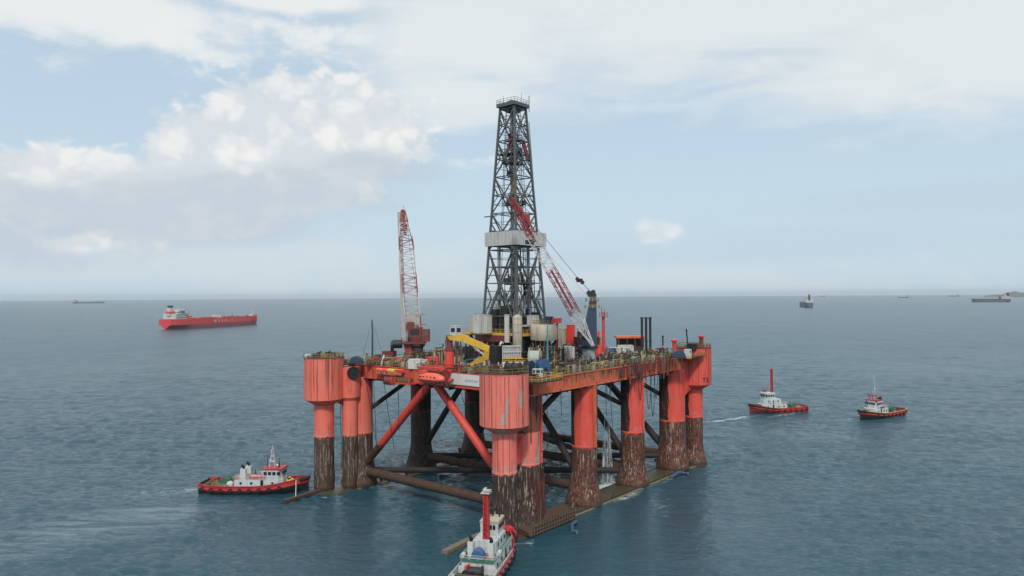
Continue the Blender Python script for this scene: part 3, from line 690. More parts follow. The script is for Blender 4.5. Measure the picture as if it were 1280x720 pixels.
for z,sx,sy,ox,oy in ((50.4,6.4,6,-.2,.2),(47.6,5.8,4.2,-.9,-1),(35.8,5.2,3.4,-1.8,-1.2),(54.6,3,5,.9,0),(13.5,4,8,2.4,0),(9,3,6,-3,1)):
    pl=MB().box((ox,oy,z),(sx,sy,.22)).build('platform',M['dark'],der,flat=True)
    MB().rail([(ox-sx/2,oy-sy/2,z),(ox+sx/2,oy-sy/2,z),(ox+sx/2,oy+sy/2,z),(ox-sx/2,oy+sy/2,z)],closed=True,r=.05).build('railing',M['steel'],pl,flat=True)
for q in range(34):
    z=rnd.choice((50.6,47.8,47.8,50.6,36,54.8,44,.3,.3,.3,.3,4,9.2,13.7)); hh=rnd.uniform(.6,2.6 if z>1 else 4); s_=half(z)*.75
    MB().box((rnd.uniform(-s_,s_),rnd.uniform(-s_,s_),z+hh/2),(rnd.uniform(.4,1.6),rnd.uniform(.4,1.4),hh),rnd.random()).build('equipment_box',M[rnd.choice(('dark','steel','darkrust','brown','dark','dark','steelpale'))],der,flat=True)
for p0,p1,mt in (((1.4,-2.6,54.6),(3.7,-2.9,48.6),'craneR'),((.7,-2.4,54.8),(3,-3,48.8),'craneR'),((-1.6,-1,56),(-2.6,1,49),'craneR'),((-.6,-2,43),(-1.2,-1,46.5),'craneR'),((-5,2,1),(-1,-1,13),'steel'),((4.4,-3,1),(2,-1,17),'dark')):
    MB().beam(p0,p1,.5,.5).build('service_arm',M[mt],der,flat=True)
MB().beam((-half(33)-.1,half(33)-2,32.9),(-half(33)-.1,half(33)+2.6,32.9),.25,.3).build('boom_stub',M['steel'],der,flat=True)
MB().tube([(5.6,-5.2,.5),(5.2,-4.9,22),(3.4,-3.2,60)],.12,5).tube([(-5.0,-5.4,.5),(-4.6,-4.7,22),(-2.9,-3.,60)],.12,5).build('standpipe',M['steelpale'],der)
mb=MB()
for q in range(60): mb.bar((half(q)+.3,.2,q),(half(q)+.3,.8,q),.06)
mb.bar((half(0)+.3,.2,0),(half(60)+.3,.2,60),.08); mb.bar((half(0)+.3,.8,0),(half(60)+.3,.8,60),.08); mb.build('ladder',M['steelpale'],der,flat=True)

for k in range(22):
    z=rnd.choice((0,0,4.6,9.2,13.8)); s_=half(z)*.8; x,y=rnd.uniform(-s_,s_),rnd.uniform(-s_,s_); z1=z+rnd.uniform(5,14)
    MB().bar((x,y,z),(x*.93,y*.93,min(z1,23.5)),rnd.uniform(.1,.22)).build('standpipe',M[rnd.choice(('steel','darkrust','dark','steelpale','maroon'))],der,flat=True)
for k in range(1,12):
    z=lv[k]; h_=half(z)
    MB().bar((-h_,-h_*.3,z),(h_,-h_*.3,z),.14).bar((-h_*.35,-h_,z),(-h_*.35,h_,z),.14).bar((-h_,h_*.4,z),(h_,h_*.4,z),.12).bar((-h_*.35,-h_,z),(0,-.4,z+4),.12).bar((h_*.5,-h_,z),(.9,0,z+4.2),.12).build('inner_girt',M['steel'],der,flat=True)
for i in range(4):
    mb=MB()
    for k in range(0,13):
        z0,z1=lv[k],lv[k+1]; zm=(z0+z1)/2
        A,B=corner(i,zm),corner(i+1,zm); mb.bar(A,B,.13)
        mb.bar(corner(i,z0).lerp(corner(i+1,z0),.5),corner(i,z1).lerp(corner(i+1,z1),.5),.12)
    mb.build('secondary_lacing',M['steel'],der,flat=True)
for k in range(46):
    z=rnd.choice((.2,.2,.2,.2,4.6,46.5,49.0,51.5)); s_=half(z)*.85; hh=rnd.uniform(1.5,6.5) if z<1 else rnd.uniform(.6,2.2)
    x,y=rnd.uniform(-s_,s_),rnd.uniform(-s_,s_)
    mb=MB()
    if rnd.random()<.55: mb.box((x,y,z+hh/2),(rnd.uniform(.3,1.5),rnd.uniform(.3,1.3),hh),rnd.random())
    else: mb.bar((x,y,z),(x+rnd.uniform(-.6,.6),y,z+hh*1.6),rnd.uniform(.15,.4))
    mb.build('equipment_box',M[rnd.choice(('dark','dark','darkrust','steel','maroon','brown','steelpale'))],der,flat=True)
for x,y,hh in ((-4.6,-1,7.5),(-4.8,2.6,6.5),(3.9,-4,5.5),(0,3.6,6)): MB().box((x,y,hh/2),(2.6,2.4,hh)).build('draw_works',M['dark'],der,flat=True)
for x in (-5.2,-3.4,1.4,3.0): MB().cyl((x,-5.2,.2),(x+.3,-4.6,13+2*x),.12,.12,6).build('standpipe',M['steelpale' if x<0 else 'darkrust'],der)
# ================================================================== CRANES
def boom(parent,p0,p1,side,w0,wm,w1,nseg,cols,r=.13,h0=None,up=None):
    """lattice boom from foot p0 to head p1; side = unit vector across the boom; cols: list of (t_end, material)"""
    p0,p1=Vector(p0),Vector(p1); ax=(p1-p0).normalized(); side=Vector(side); side=(side-ax*side.dot(ax)).normalized(); upv=side.cross(ax).normalized()
    def wd(t):
        if t<.16: return w0+(wm-w0)*t/.16
        if t>.72: return wm+(w1-wm)*(t-.72)/.28
        return wm
    def pt(t,a,b): w=wd(t)/2; hh=w*(1 if t>.16 else .25+.75*t/.16); return p0.lerp(p1,t)+side*(a*w)+upv*(b*hh)
    t0=0
    for te,mt in cols:
        mb=MB(); k0=int(round(t0*nseg)); k1=int(round(te*nseg))
        for k in range(k0,k1):
            ta,tb=k/nseg,(k+1)/nseg
            for a,b in C4: mb.bar(pt(ta,a,b),pt(tb,a,b),r*1.5)
            for q in range(4):
                c,d=C4[q],C4[(q+1)%4]
                mb.bar(pt(ta,*c),pt(tb,*d),r) if k%2 else mb.bar(pt(ta,*d),pt(tb,*c),r)
                mb.bar(pt(tb,*c),pt(tb,*d),r*.8)
        mb.build('boom_section',M[mt],parent,flat=True); t0=te
    return ax,side,upv
# --- navy king-post crane on the right-hand deck edge
p=ro(735.5,459,33.0); base=wor(p.x,p.y,33)
cr1=thing('pedestal_crane','navy tower crane on a grey pedestal, its red and white lattice boom crossing the derrick','crane',base,0)
MB().lathe([(1.65,-.2),(1.65,4.4),(1.8,4.5),(1.8,4.9)],n=24).build('pedestal',M['grey'],cr1)
MB().box((-.2,0,5.2),(4.6,4.4,.6)).cyl((0,0,4.8),(0,0,5.0),2.1,2.1,24).build('slewing_ring',M['dark'],cr1,flat=True)
MB().loft([[(x0,-1.3*k,z),(x1,-1.3*k,z),(x1,1.3*k,z),(x0,1.3*k,z)] for z,x0,x1,k in ((5.5,-1.5,2.0,1.2),(10.5,-.9,1.9,1.),(17.8,.45,1.9,.62))],closed=True).build('king_post',M['navy'],cr1,flat=True)
mb=MB()
for z in (11,13.6,16.2): mb.box((2.0,0,z),(.12,1.0,1.6))
mb.box((.3,-1.2,9),(.9,.08,2.6)); mb.build('ladder_cage',M['steelpale'],cr1,flat=True)
MB().box((.9,0,18.3),(2.0,1.7,.9)).cyl((.1,-.6,18.9),(.1,.6,18.9),.55,.55,12).cyl((1.2,-.6,19.1),(1.2,.6,19.1),.55,.55,12).build('head_sheave',M['dark'],cr1)
mb=MB()
for z,e in ((16.6,1.5),(14.9,1.7)): mb.rail([(.9-e,-e,z),(.9+e,-e,z),(.9+e,e,z),(.9-e,e,z)],closed=True,r=.05,h=.9)
mb.build('railing',M['yellow'],cr1,flat=True)
MB().box((-1.2,-2.3,7),(2,1.4,2.6)).build('cab',M['navy'],cr1,flat=True)
MB().box((-1.6,-2.3,7.5),(1.25,1.44,1.1)).build('cab_window',M['glass'],cr1,flat=True)
MB().box((1.6,2,6.6),(2.6,1.8,2.)).build('engine_house',M['dark'],cr1,flat=True)
foot=at(741,432.5,176.5)-base; tip=at(640.5,249,188)-base
ax,sd,upv=boom(cr1,foot,tip,(.3,1,0),1.3,2.35,1.3,30,[(.20,'craneW'),(.51,'craneR'),(.72,'craneW'),(1.,'craneR')],r=.10)
mb=MB(); mb.bar(foot.lerp(tip,.24),foot.lerp(tip,.50),.42); mb.build('boom_walkway',M['craneR'],cr1,flat=True)
mb=MB().bar(foot.lerp(tip,.70),foot.lerp(tip,.985),.62); mb.box(foot.lerp(tip,.84)+upv*.6,(2.0,1.3,3.2)); mb.box(foot.lerp(tip,.91)+upv*.5,(1.2,1.2,1.8)); mb.build('boom_walkway',M['craneR'],cr1,flat=True)
mb=MB().box(foot.lerp(tip,.715)-upv*1.4,(2.2,1.4,1.0)); mb.build('boom_platform',M['dark'],cr1,flat=True)
mb=MB()
a=foot.lerp(tip,.0); b=foot.lerp(tip,.2); q1=at(716,398,178.5)-base
mb.bar(foot+Vector((-.2,0,.2)),at(721,410,178)-base,.26); mb.bar(at(721,410,178)-base,at(729,404,177.5)-base,.2); mb.bar(at(729,404,177.5)-base,at(733,414,177)-base,.2)
mb.build('boom_foot_frame',M['craneW'],cr1,flat=True)
head=Vector((.6,0,19.1)); blk=at(724.5,350.5,180)-base
for off in (Vector((0,-.4,0)),Vector((0,.4,0))):
    MB().bar(head+off,blk+off,.06).bar(blk+off,tip+off+Vector((0,0,.6)),.06).build('pendant_cable',M['wire'],cr1,flat=True)
MB().bar(head+Vector((-.6,0,-1.2)),foot.lerp(tip,.72),.05).build('hoist_cable',M['wire'],cr1,flat=True)
MB().box(blk,(1.3,.9,.9),.6).cyl(blk+Vector((.7,-.5,-.5)),blk+Vector((.7,.5,-.5)),.5,.5,10).cyl(blk+Vector((-.6,-.5,.4)),blk+Vector((-.6,.5,.4)),.45,.45,10).build('pendant_block',M['dark'],cr1)
# --- maroon crane with upright boom on the far left deck edge
p=ro(515,449,33.0); base=wor(p.x,p.y,33); dC=base.y
cr2=thing('pedestal_crane','maroon pedestal crane with its red and white boom raised almost upright above the lifeboats','crane',base,0)
MB().lathe([(1.9,-.2),(1.7,.5),(1.6,3.4),(2.2,4.0),(2.2,4.5)],(1.6,0,0),n=20).build('pedestal',M['darkrust'],cr2)
def L2(px,py,d=None): return at(px,py,d or dC)-base
MB().loft([[L2(508,446)+Vector((0,q,0)) for q in (-1.2,1.2)]+[L2(517,446)+Vector((0,q,0)) for q in (1.2,-1.2)],[L2(504.5,430)+Vector((0,q,0)) for q in (-1.,1.)]+[L2(513.5,430)+Vector((0,q,0)) for q in (1.,-1.)]],closed=True).build('support_frame',M['craneR'],cr2,flat=True)
MB().box((0.6,0,4.9),(6.6,4.6,.7)).build('slewing_platform',M['maroon'],cr2,flat=True)
MB().box((.9,-.1,7.2),(3.9,3.6,4.2)).box((-.4,-.6,10.),(2.,2.,1.6)).build('machinery_house',M['maroon'],cr2,flat=True)
MB().box((.9,-1.96,8.0),(2.6,.1,1.6)).box((-.6,-1.97,5.9),(.9,.1,1.5)).build('house_opening',M['dark'],cr2,flat=True)
cab=MB().box((4.1,-1.2,7.0),(2.2,2.2,3.6)).build('cab',M['maroon'],cr2,flat=True)
MB().box((4.1,-1.24,7.7),(1.7,2.26,1.6)).build('cab_window',M['brown'],cab,flat=True)
c=L2(497,430); MB().cyl(c+Vector((-1.4,0,0)),c+Vector((1.2,0,0)),1.25,1.25,12).cyl(c+Vector((-1.9,0,-.6)),c+Vector((-1.3,0,-.6)),1.6,1.6,12).build('winch_drum',M['dark'],cr2)
MB().rail([(-2.7,-2.2,5.2),(3.9,-2.2,5.2),(3.9,2.2,5.2),(-2.7,2.2,5.2)],closed=True,r=.05).build('railing',M['maroon'],cr2,flat=True)
foot=L2(517,418); tip=L2(504.2,263,dC+9)
ax,sd,upv=boom(cr2,foot,tip,(1,.15,0),3.0,4.3,1.2,26,[(.30,'craneW'),(.46,'craneR'),(.66,'craneW'),(.76,'craneR'),(.88,'craneW'),(1.,'craneR')],r=.13)
MB().beam(foot.lerp(tip,-.05)-sd*2.9,foot.lerp(tip,.985)-sd*1.1,.9,1.2).build('boom_conduit',M['steelpale'],cr2,flat=True)
MB().box(foot.lerp(tip,.10)-upv*1.9,(4.2,.2,5.)).build('boom_foot_plate',M['craneW'],cr2,flat=True)
MB().box(foot.lerp(tip,.10)-upv*2.1,(1.8,.2,2.4)).build('boom_foot_opening',M['dark'],cr2,flat=True)
MB().bar(foot.lerp(tip,.8),foot.lerp(tip,1.),.9).box(foot.lerp(tip,.86),(1.6,1.2,1.8)).bar(tip,tip+Vector((.2,0,1.6)),.1).build('boom_head',M['craneR'],cr2,flat=True)
MB().bar(foot+sd*2.2,foot.lerp(tip,.14)+sd*2.3,.3).box(foot.lerp(tip,.07)+sd*3.,(1.6,.8,.15)).box(foot.lerp(tip,.15)+sd*3.,(1.6,.8,.15)).build('boom_ladder',M['craneR'],cr2,flat=True)
MB().bar(Vector((2.2,1,10)),foot.lerp(tip,.9)+sd*.8,.06).bar(Vector((2.6,1,10)),foot.lerp(tip,.9)+sd*.6,.06).build('pendant_cable',M['wire'],cr2,flat=True)
# --- yellow folded knuckle crane on a red post at the front edge
dK=174.0; pb=at(561.5,474,dK)
kc=thing('knuckle_crane','yellow folding pipe crane on a bright red round post at the front deck edge','crane',pb,0)
def LK(px,py,d=dK): return at(px,py,d)-pb
MB().lathe([(1.05,-.6),(1.05,3.6),(1.18,3.65),(1.18,3.9),(1.05,3.95),(1.05,7.0)],n=20).build('post',M['redbright'],kc)
MB().lathe([(1.3,7.),(1.3,7.3),(.8,7.4),(.7,9.6)],n=16).box((0,0,9.9),(1.7,1.5,1.4)).build('slew_head',M['maroon'],kc,flat=True)
def plate(pts,d0,d1,w,name,mat):
    n=len(pts); vs=[]
    for s in (-1,1):
        for i,(x,y,h) in enumerate(pts): vs.append(LK(x,y,d0+(d1-d0)*h)+Vector((0,s*w/2,0)))
    return MB().add(vs,[tuple(range(n)),tuple(range(2*n-1,n-1,-1))]+[(i,i+n,(i+1)%n+n,(i+1)%n) for i in range(n)]).build(name,mat,kc,flat=True)
plate([(559,420.5,0),(577.5,417.3,.35),(611.5,432.5,1),(609.5,440,1),(577,426.5,.35),(562,425,0)],173.4,171.5,1.1,'main_boom',M['yellow'])
plate([(611.8,432.5,0),(610.2,448.5,.3),(588,457.5,1),(585.5,455,1),(602.5,445.5,.3),(606,436,0)],171.5,173,1.0,'folding_boom',M['yellow'])
MB().cyl(LK(590,431,172.4),LK(599,439,172),.38,.38,10).cyl(LK(599,439,172),LK(605.5,445,171.9),.22,.22,8).build('hydraulic_ram',M['white2'],kc)
MB().bar(LK(586,457,173),LK(586,462,173),.3).box(LK(586,461.5,173),(1.8,1.2,.5)).build('grab',M['olive'],kc,flat=True)

# ================================================================== THINGS STANDING ON THE DECK
def container(px,py,sz,mat,label,cat='container',name='cargo_container',z=ZD,rot=0,corr=True,roofmat=None,group=None,doors=True):
    p=ro(px,py,z); t=rthing(name,label,cat,p.x,p.y,z,rot,group); x,y,h=sz
    mb=MB().box((0,0,h/2+.12),(x,y,h))
    if corr:
        k=int(x/.5)
        for i in range(k):
            q=-x/2+(i+.5)*x/k
            for s in (-1,1): mb.box((q,s*(y/2+.02),h/2+.12),(x/k*.45,.07,h-.4))
    mb.build('body',M[mat],t,flat=True)
    f=MB()
    for i in (-1,1):
        for j in (-1,1): f.box((i*(x/2-.04),j*(y/2-.04),h/2+.12),(.18,.18,h+.06))
    for j in (-1,1):
        f.box((0,j*(y/2-.03),h+.12),(x+.04,.16,.14)); f.box((0,j*(y/2-.03),.12),(x+.04,.16,.2))
    f.build('frame',M[roofmat or mat],t,flat=True)
    if doors: MB().box((-x/2-.04,0,h/2+.1),(.06,min(y*.5,.95),min(h*.8,2))).build('door',M['grey'],t,flat=True)
    return t
def reel(px,py,r,w,mat,core,label,rot=0,z=ZD,depth=None,name='hose_reel'):
    p=ra(px,py,depth) if depth else ro(px,py,z); t=rthing(name,label,'reel',p.x,p.y,z,rot)
    for s in (-1,1):
        mb=MB().cyl((0,s*w/2-.06,r+.25),(0,s*w/2+.06,r+.25),r,r,28)
        for k in range(8): a=2*PI*k/8; mb.bar((0,s*(w/2+.08),r+.25),(r*.92*math.cos(a),s*(w/2+.08),r+.25+r*.92*math.sin(a)),.1)
        mb.build('flange',M[mat],t)
    MB().cyl((0,-w/2,r+.25),(0,w/2,r+.25),r*.78,r*.78,20).build('wound_hose',M[core],t)
    mb=MB()
    for s in (-1,1): mb.bar((-r*.8,s*(w/2+.25),0),(0,s*(w/2+.25),r+.25),.2); mb.bar((r*.8,s*(w/2+.25),0),(0,s*(w/2+.25),r+.25),.2); mb.box((0,s*(w/2+.25),.1),(r*1.9,.25,.2))
    mb.build('cradle',M['dark'],t,flat=True); return t
# --- on and under the drill floor
def floorbox(px,py,d,sz,mat,label,name='equipment_cabin',cat='cabin',z=FZ,rot=0,window=False):
    p=ra(px,py,d); t=rthing(name,label,cat,p.x,p.y,z,rot); x,y,h=sz
    mb=MB().box((0,0,h/2),(x,y,h)).box((0,0,h+.06),(x+.16,y+.16,.12)); mb.build('body',M[mat],t,flat=True)
    f=MB()
    for q in range(int(x/.7)+1): f.box((-x/2+q*x/max(1,int(x/.7)),-y/2-.03,h/2),(.07,.05,h*.95))
    for q in range(int(y/.7)+1): f.box((-x/2-.03,-y/2+q*y/max(1,int(y/.7)),h/2),(.05,.07,h*.95))
    f.build('panel_rib',M[mat],t,flat=True)
    if window:
        MB().box((-x/2-.05,0,h*.62),(.06,y*.66,h*.42)).box((0,-y/2-.05,h*.62),(x*.66,.06,h*.42)).build('window',M['glass'],t,flat=True)
    return t
floorbox(598.3,416,199,(2.3,2.2,5.1),'white2','tall white cabinet on the yellow-edged drill floor, beside a narrow beige one')
floorbox(608.5,416,198,(1.9,1.8,5.0),'white','tall off-white cabinet on the drill floor, nearest the dark opening')
floorbox(593.5,416,203.5,(1.6,2.0,4.7),'beige','narrow beige cabinet on the drill floor corner')
floorbox(601,396,206,(2.6,2.2,1.5),'green','small dark green box behind the tall white cabinets',name='tool_box',cat='box',z=44.6)
floorbox(633.5,416,190.5,(.5,1.2,7.3),'white2','thin upright white screen panel in front of the drill floor',name='wind_screen',cat='screen',z=38.9)
floorbox(666,406,197,(2.4,2.2,2.5),'white','small white cabin perched on a ledge under the derrick',z=43.3)
MB().box((0,0,0),(5.2,3.4,.25)).build('ledge',M['white'],RIG,flat=True).location=rig(at(660,407,198))
t=floorbox(569.5,419,186,(2.1,2.0,2.5),'white2','white operator cab with dark windows on a stand above the yellow crane',name='control_cab',z=41.0,window=True)
mb=MB(); 
for i in (-1,1):
    for j in (-1,1): mb.bar((i*.9,j*.9,0),(i*.9,j*.9,-8),.2)
mb.bar((-.9,-.9,-8),(.9,-.9,-1),.15).bar((-.9,-.9,-1),(-.9,.9,-8),.15).box((0,0,-.15),(3.4,3.2,.25)); mb.build('stand',M['brown'],t,flat=True)
p=ra(646.5,410,190); t=rthing('storage_silo','tall beige cylindrical silo rising beside the drill floor','silo',p.x,p.y,ZD)
MB().lathe([(.5,3.4),(1.28,5.2),(1.28,12.4),(1.0,13.0),(.3,13.3)],n=20).build('body',M['beige'],t)
mb=MB()
for z in (6.5,8.6,10.7,12.2): mb.cyl((0,0,z),(0,0,z+.14),1.34,1.34,20)
mb.build('hoop',M['grey'],t)
mb=MB()
for k in range(4): a=PI/4+k*PI/2; mb.bar((1.1*math.cos(a),1.1*math.sin(a),0),(1.1*math.cos(a),1.1*math.sin(a),5.6),.2)
mb.build('leg',M['grey'],t,flat=True)
p=ra(680,416,193); t=rthing('mud_tank','big beige oval tank on legs below the derrick','tank',p.x,p.y,ZD)
mb=MB(); prof=[]
def oval(k,z,a=3.7,b=2.9): return [(a*k*math.copysign(abs(math.cos(2*PI*i/32))**.55,math.cos(2*PI*i/32)),b*k*math.copysign(abs(math.sin(2*PI*i/32))**.55,math.sin(2*PI*i/32)),z) for i in range(32)]
mb.loft([oval(.94,6.3),oval(1,6.6),oval(1,10.1),oval(.93,10.5)][::-1],closed=True); mb.build('body',M['beige'],t)
mb=MB()
for a,b in ((-2.6,-2),(2.6,-2),(2.6,2),(-2.6,2)): mb.bar((a,b,0),(a,b,6.5),.35)
mb.bar((-2.6,-2,.2),(2.6,-2,6),.2).bar((-2.6,-2,6),(-2.6,2,.2),.2); mb.build('leg',M['darkrust'],t,flat=True)
MB().rail([(-3.1,-2.4,10.5),(3.1,-2.4,10.5),(3.1,2.4,10.5),(-3.1,2.4,10.5)],closed=True,r=.05).build('railing',M['olive'],t,flat=True)
floorbox(686.5,402,194,(1.5,1.4,1.9),'navy','dark blue box on top of the beige oval tank',name='motor_box',cat='box',z=43.6)
floorbox(696,403,193,(2.0,1.6,1.2),'redbright','bright red box on a post beside the beige oval tank',name='fire_box',cat='box',z=43.9)
MB().bar((0,0,0),(0,0,10.9),.3).build('box_post',M['maroon'],RIG,flat=True).location=(*ra(696,403,193).xy,ZD)
t=container(698,453.5,(8.2,3.4,4.3),'white','large white container block with a grey base strip in front of the beige tank',rot=-.874,corr=False)
MB().box((0,0,.5),(8.32,3.52,.9)).build('base_strip',M['grey'],t,flat=True)
floorbox(713,424,201,(1.6,1.6,5.4),'redbright','bright red upright vessel behind the white container block',name='pressure_vessel',cat='vessel',z=37.6)
MB().box((0,0,0),(3,3,4.6)).build('vessel_stand',M['darkrust'],RIG,flat=True).location=(*ra(713,424,201).xy,ZD+2.3)
for px,py,d,w,h,mt,lb in ((704,424,203,2,6.5,'beige','beige upright housing between the oval tank and the red vessel'),(724,440,201,2.6,4.2,'dark','dark machinery house behind the grey crane pedestal'),(728,428,203,2.2,5.6,'darkrust','rusty tall housing just behind the navy crane tower'),(620,440,184,2.4,3.0,'dark','black machinery block under the drill floor edge')):
    floorbox(px,py,d,(w,w,h),mt,lb,name='machinery_house',cat='housing',z=ZD+2.4); MB().box((0,0,1.2),(w,w,2.4)).build('housing_base',M['deckdark'],RIG,flat=True).location=(*ra(px,py,d).xy,ZD)
# white barred rack
p=ra(639,442,183); t=rthing('pipe_rack','white barred rack standing in front of the dark drill floor opening','rack',p.x,p.y,35.4,-PI/2*.0-.85)
mb=MB()
for q in range(9): mb.box((-2.3+q*.575,0,1.6),(.16,.4,3.2))
for z in (0,1.6,3.1): mb.box((0,.02,z),(4.8,.3,.25))
mb.build('bars',M['white2'],t,flat=True); MB().box((0,.7,1.5),(4.6,1,2.8)).build('backing',M['grey'],t,flat=True); MB().box((0,.3,-1.2),(4.7,1.4,2.4)).build('base',M['brown'],t,flat=True)
p=ra(624.5,441,184); t=rthing('vent_stack','white bent vent pipes beside the white barred rack','vent',p.x,p.y,ZD)
MB().tube([(0,0,0),(0,0,5.8),(.6,0,6.4),(1.2,0,6.1)],.3,8).tube([(1,.6,0),(1,.6,4.4),(1.6,.6,4.9)],.25,8).tube([(-.8,.3,0),(-.8,.3,3.8)],.35,8).build('pipe',M['white'],t)
p=ra(644,456,172); t=rthing('deck_house','long low white deckhouse wall behind the front corner column','deckhouse',p.x,p.y,ZD,-.85)
MB().box((0,0,1.3),(6.6,2.2,2.2)).build('body',M['white2'],t,flat=True); MB().box((-1.6,-1.12,1.2),(.8,.06,.9)).box((1.,-1.12,1.4),(.6,.06,.6)).build('window',M['dark'],t,flat=True); MB().rail([(-3.2,-1,2.4),(3.2,-1,2.4)],h=.9,r=.05).build('railing',M['yellow'],t,flat=True)
for k,(px,py) in enumerate(((634,451),(639,450),(644,450.5),(649,451.5))):
    p=ra(px,py,177); t=rthing('valve_manifold','yellow valve wheel on the low white deckhouse','valve',p.x,p.y,35.3,0,'yellow valves in a row')
    MB().cyl((0,0,-2.2),(0,0,.9),.28,.28,8).cyl((0,0,.5),(0,0,.75),.75,.75,14).build('body',M['yellow'],t); MB().box((0,0,.2),(.9,.5,.5)).build('bonnet',M['olive'],t,flat=True)
# big arched reel, blue reels, teal pole
t=reel(668,459,2.5,2.6,'beige','sage','big reel with pale arched flanges and a greenish drum, beside the teal pole',rot=.5,depth=178)
MB().box((0,0,2.6),(1.2,3.0,1.6)).build('drum_housing',M['white'],t,flat=True)
reel(660.5,470,1.75,1.3,'navy','black','dark blue hose reel on the yellow platform behind the front corner column',rot=.1,depth=161.5)
reel(677.5,470,1.85,1.5,'blue','navy','brighter blue hose reel at the platform edge, next to the two white cabinets',rot=-.1,depth=162.5)
for k,(px,lb) in enumerate(((668.5,'white control cabinet nearest the dark blue reel on the yellow platform'),(674.5,'white control cabinet nearest the brighter blue reel on the yellow platform'))):
    p=ra(px,470,159.2); t=rthing('control_cabinet',lb,'cabinet',p.x,p.y,33.25)
    MB().box((0,0,.95),(.95,.9,1.9)).build('body',M['white2'],t,flat=True); MB().box((-.5,0,1.3),(.05,.5,.6)).box((0,-.47,1.3),(.5,.05,.6)).build('door',M['dark'],t,flat=True)
p=ra(684,455,172); t=rthing('signal_mast','slim teal pole standing behind the blue reels','pole',p.x,p.y,ZD)
MB().cyl((0,0,0),(0,0,11.2),.24,.16,8).build('pole',M['teal'],t); MB().bar((0,0,9.5),(2.2,-1.6,.2),.07).bar((0,0,9.5),(-1.8,1.4,.2),.07).bar((0,0,9.5),(1.6,2,.2),.07).build('stay',M['wire'],t,flat=True)
# front corner column top: winch and chain gear
def winch(u,v,z,rot,s,label,mat='dark'):
    t=rthing('anchor_winch',label,'winch',u,v,z,rot)
    MB().cyl((0,-1.3*s,1.0*s),(0,1.3*s,1.0*s),.85*s,.85*s,16).build('drum',M[mat],t)
    mb=MB()
    for q in (-1.3,0,1.3): mb.cyl((0,q*s-.06,1.*s),(0,q*s+.06,1.*s),1.05*s,1.05*s,18)
    mb.build('flange',M['darkrust'],t); MB().box((0,0,.15*s),(2.4*s,3.2*s,.3*s)).box((1.1*s,1.0*s,.7*s),(.9*s,.8*s,1.0*s)).build('bed',M['darkrust'],t,flat=True)
p=ra(641,463,148.5); winch(p.x,p.y,35.3,.2,1.15,'black twin-drum winch on top of the front corner column')
p=ra(617,464,150); winch(p.x,p.y,35.3,-.5,.85,'smaller brownish winch at the outer rim of the front corner column','brown')
def chain_box(u,v,z,mats,label,n=9,spread=3.2,name='mooring_gear'):
    t=rthing(name,label,'mooring gear',u,v,z)
    for k in range(n):
        a=rnd.uniform(0,2*PI); r=rnd.uniform(.5,spread); x,y=r*math.cos(a),r*math.sin(a); mt=rnd.choice(mats); mb=MB(); q=rnd.random()
        if q<.45: mb.cyl((x,y,0),(x,y,rnd.uniform(.7,1.5)),.3,.3,8).cyl((x+.7,y,0),(x+.7,y,.9),.3,.3,8).build('bollard',M[mt],t)
        elif q<.75: mb.box((x,y,.5),(rnd.uniform(.6,1.5),rnd.uniform(.6,1.2),rnd.uniform(.7,1.3)),a).build('chain_stopper',M[mt],t,flat=True)
        else: mb.tube([(x,y,.1),(x,y,1.1),(x+.6,y+.3,1.5),(x+1.2,y+.4,.1)],.16,6).build('gooseneck',M[mt],t)
    return t
chain_box(-US,-VS,35.3,['brown','beige','yellow','darkrust','red'],'clutter of bollards and stoppers on the front corner column top',14,4.3)
chain_box(-US,VS,35.3,['darkrust','dark','brown','olive'],'dark bollards and goosenecks crowding the grey-footed corner column top',20,4.6)
chain_box(US,-VS,35.3,['red','olive','brown'],'bollards and low fittings on the corner column marked with two characters',9,4.2)
p=ra(384,443,188); t=rthing('liferaft_canister','small white canister on the rim of the grey-footed corner column','canister',p.x,p.y,35.3); MB().cyl((-.7,0,.7),(.7,0,.7),.45,.45,12).build('body',M['white2'],t); MB().box((-.4,0,.15),(.2,.9,.5)).box((.4,0,.15),(.2,.9,.5)).build('cradle',M['grey'],t,flat=True)
# navy domed reels at two corners, right-hand vents
def dome(px,py,d,r,label,z=33.4):
    p=ra(px,py,d); t=rthing('covered_reel',label,'reel',p.x,p.y,z,.7)
    MB().loft([[(x*k,r*math.cos(PI*i/14)*k,r*1.08*math.sin(PI*i/14)*k+.15) for i in range(15)] for x,k in ((-1.25,.86),(-1.05,.98),(1.05,.98),(1.25,.86))]).build('cover',M['navy'],t); MB().box((0,0,.1),(2.8,r*2.1,.25)).build('skid',M['dark'],t,flat=True)
dome(445,447,192,1.75,'navy domed reel cover on the platform above the black fairlead wheel',33.5); dome(847,443,203,1.95,'navy domed reel cover on the green-railed platform by the far column marked with characters',33.5)
p=ra(859,446,203); t=rthing('control_cabinet','white cabinet with a yellow lower door beside the navy dome on the far platform','cabinet',p.x,p.y,33.3)
MB().box((0,0,1.6),(1.8,1.5,2.0)).build('body',M['white2'],t,flat=True); MB().box((0,0,.35),(1.82,1.52,.7)).build('door',M['yellow'],t,flat=True); MB().cyl((0,-.76,1.9),(0,-.79,1.9),.28,.28,12).build('gauge',M['dark'],t)
for px,py,d,h,lb in ((842.5,434,214,3.3,'red mushroom vent at the inner edge of the far corner column group'),(876,434,215.5,3.7,'red mushroom vent on the outer rim of the far corner column')):
    p=ra(px,py,d); t=rthing('mushroom_vent',lb,'vent',p.x,p.y,35.3 if px>860 else 34.6); MB().cyl((0,0,-.6),(0,0,h),.68,.62,14).build('pipe',M['maroon' if px>860 else 'red'],t); MB().lathe([(1.05,h-.45),(1.05,h-.1),(.4,h+.25)],n=16).build('cap',M['red'],t)
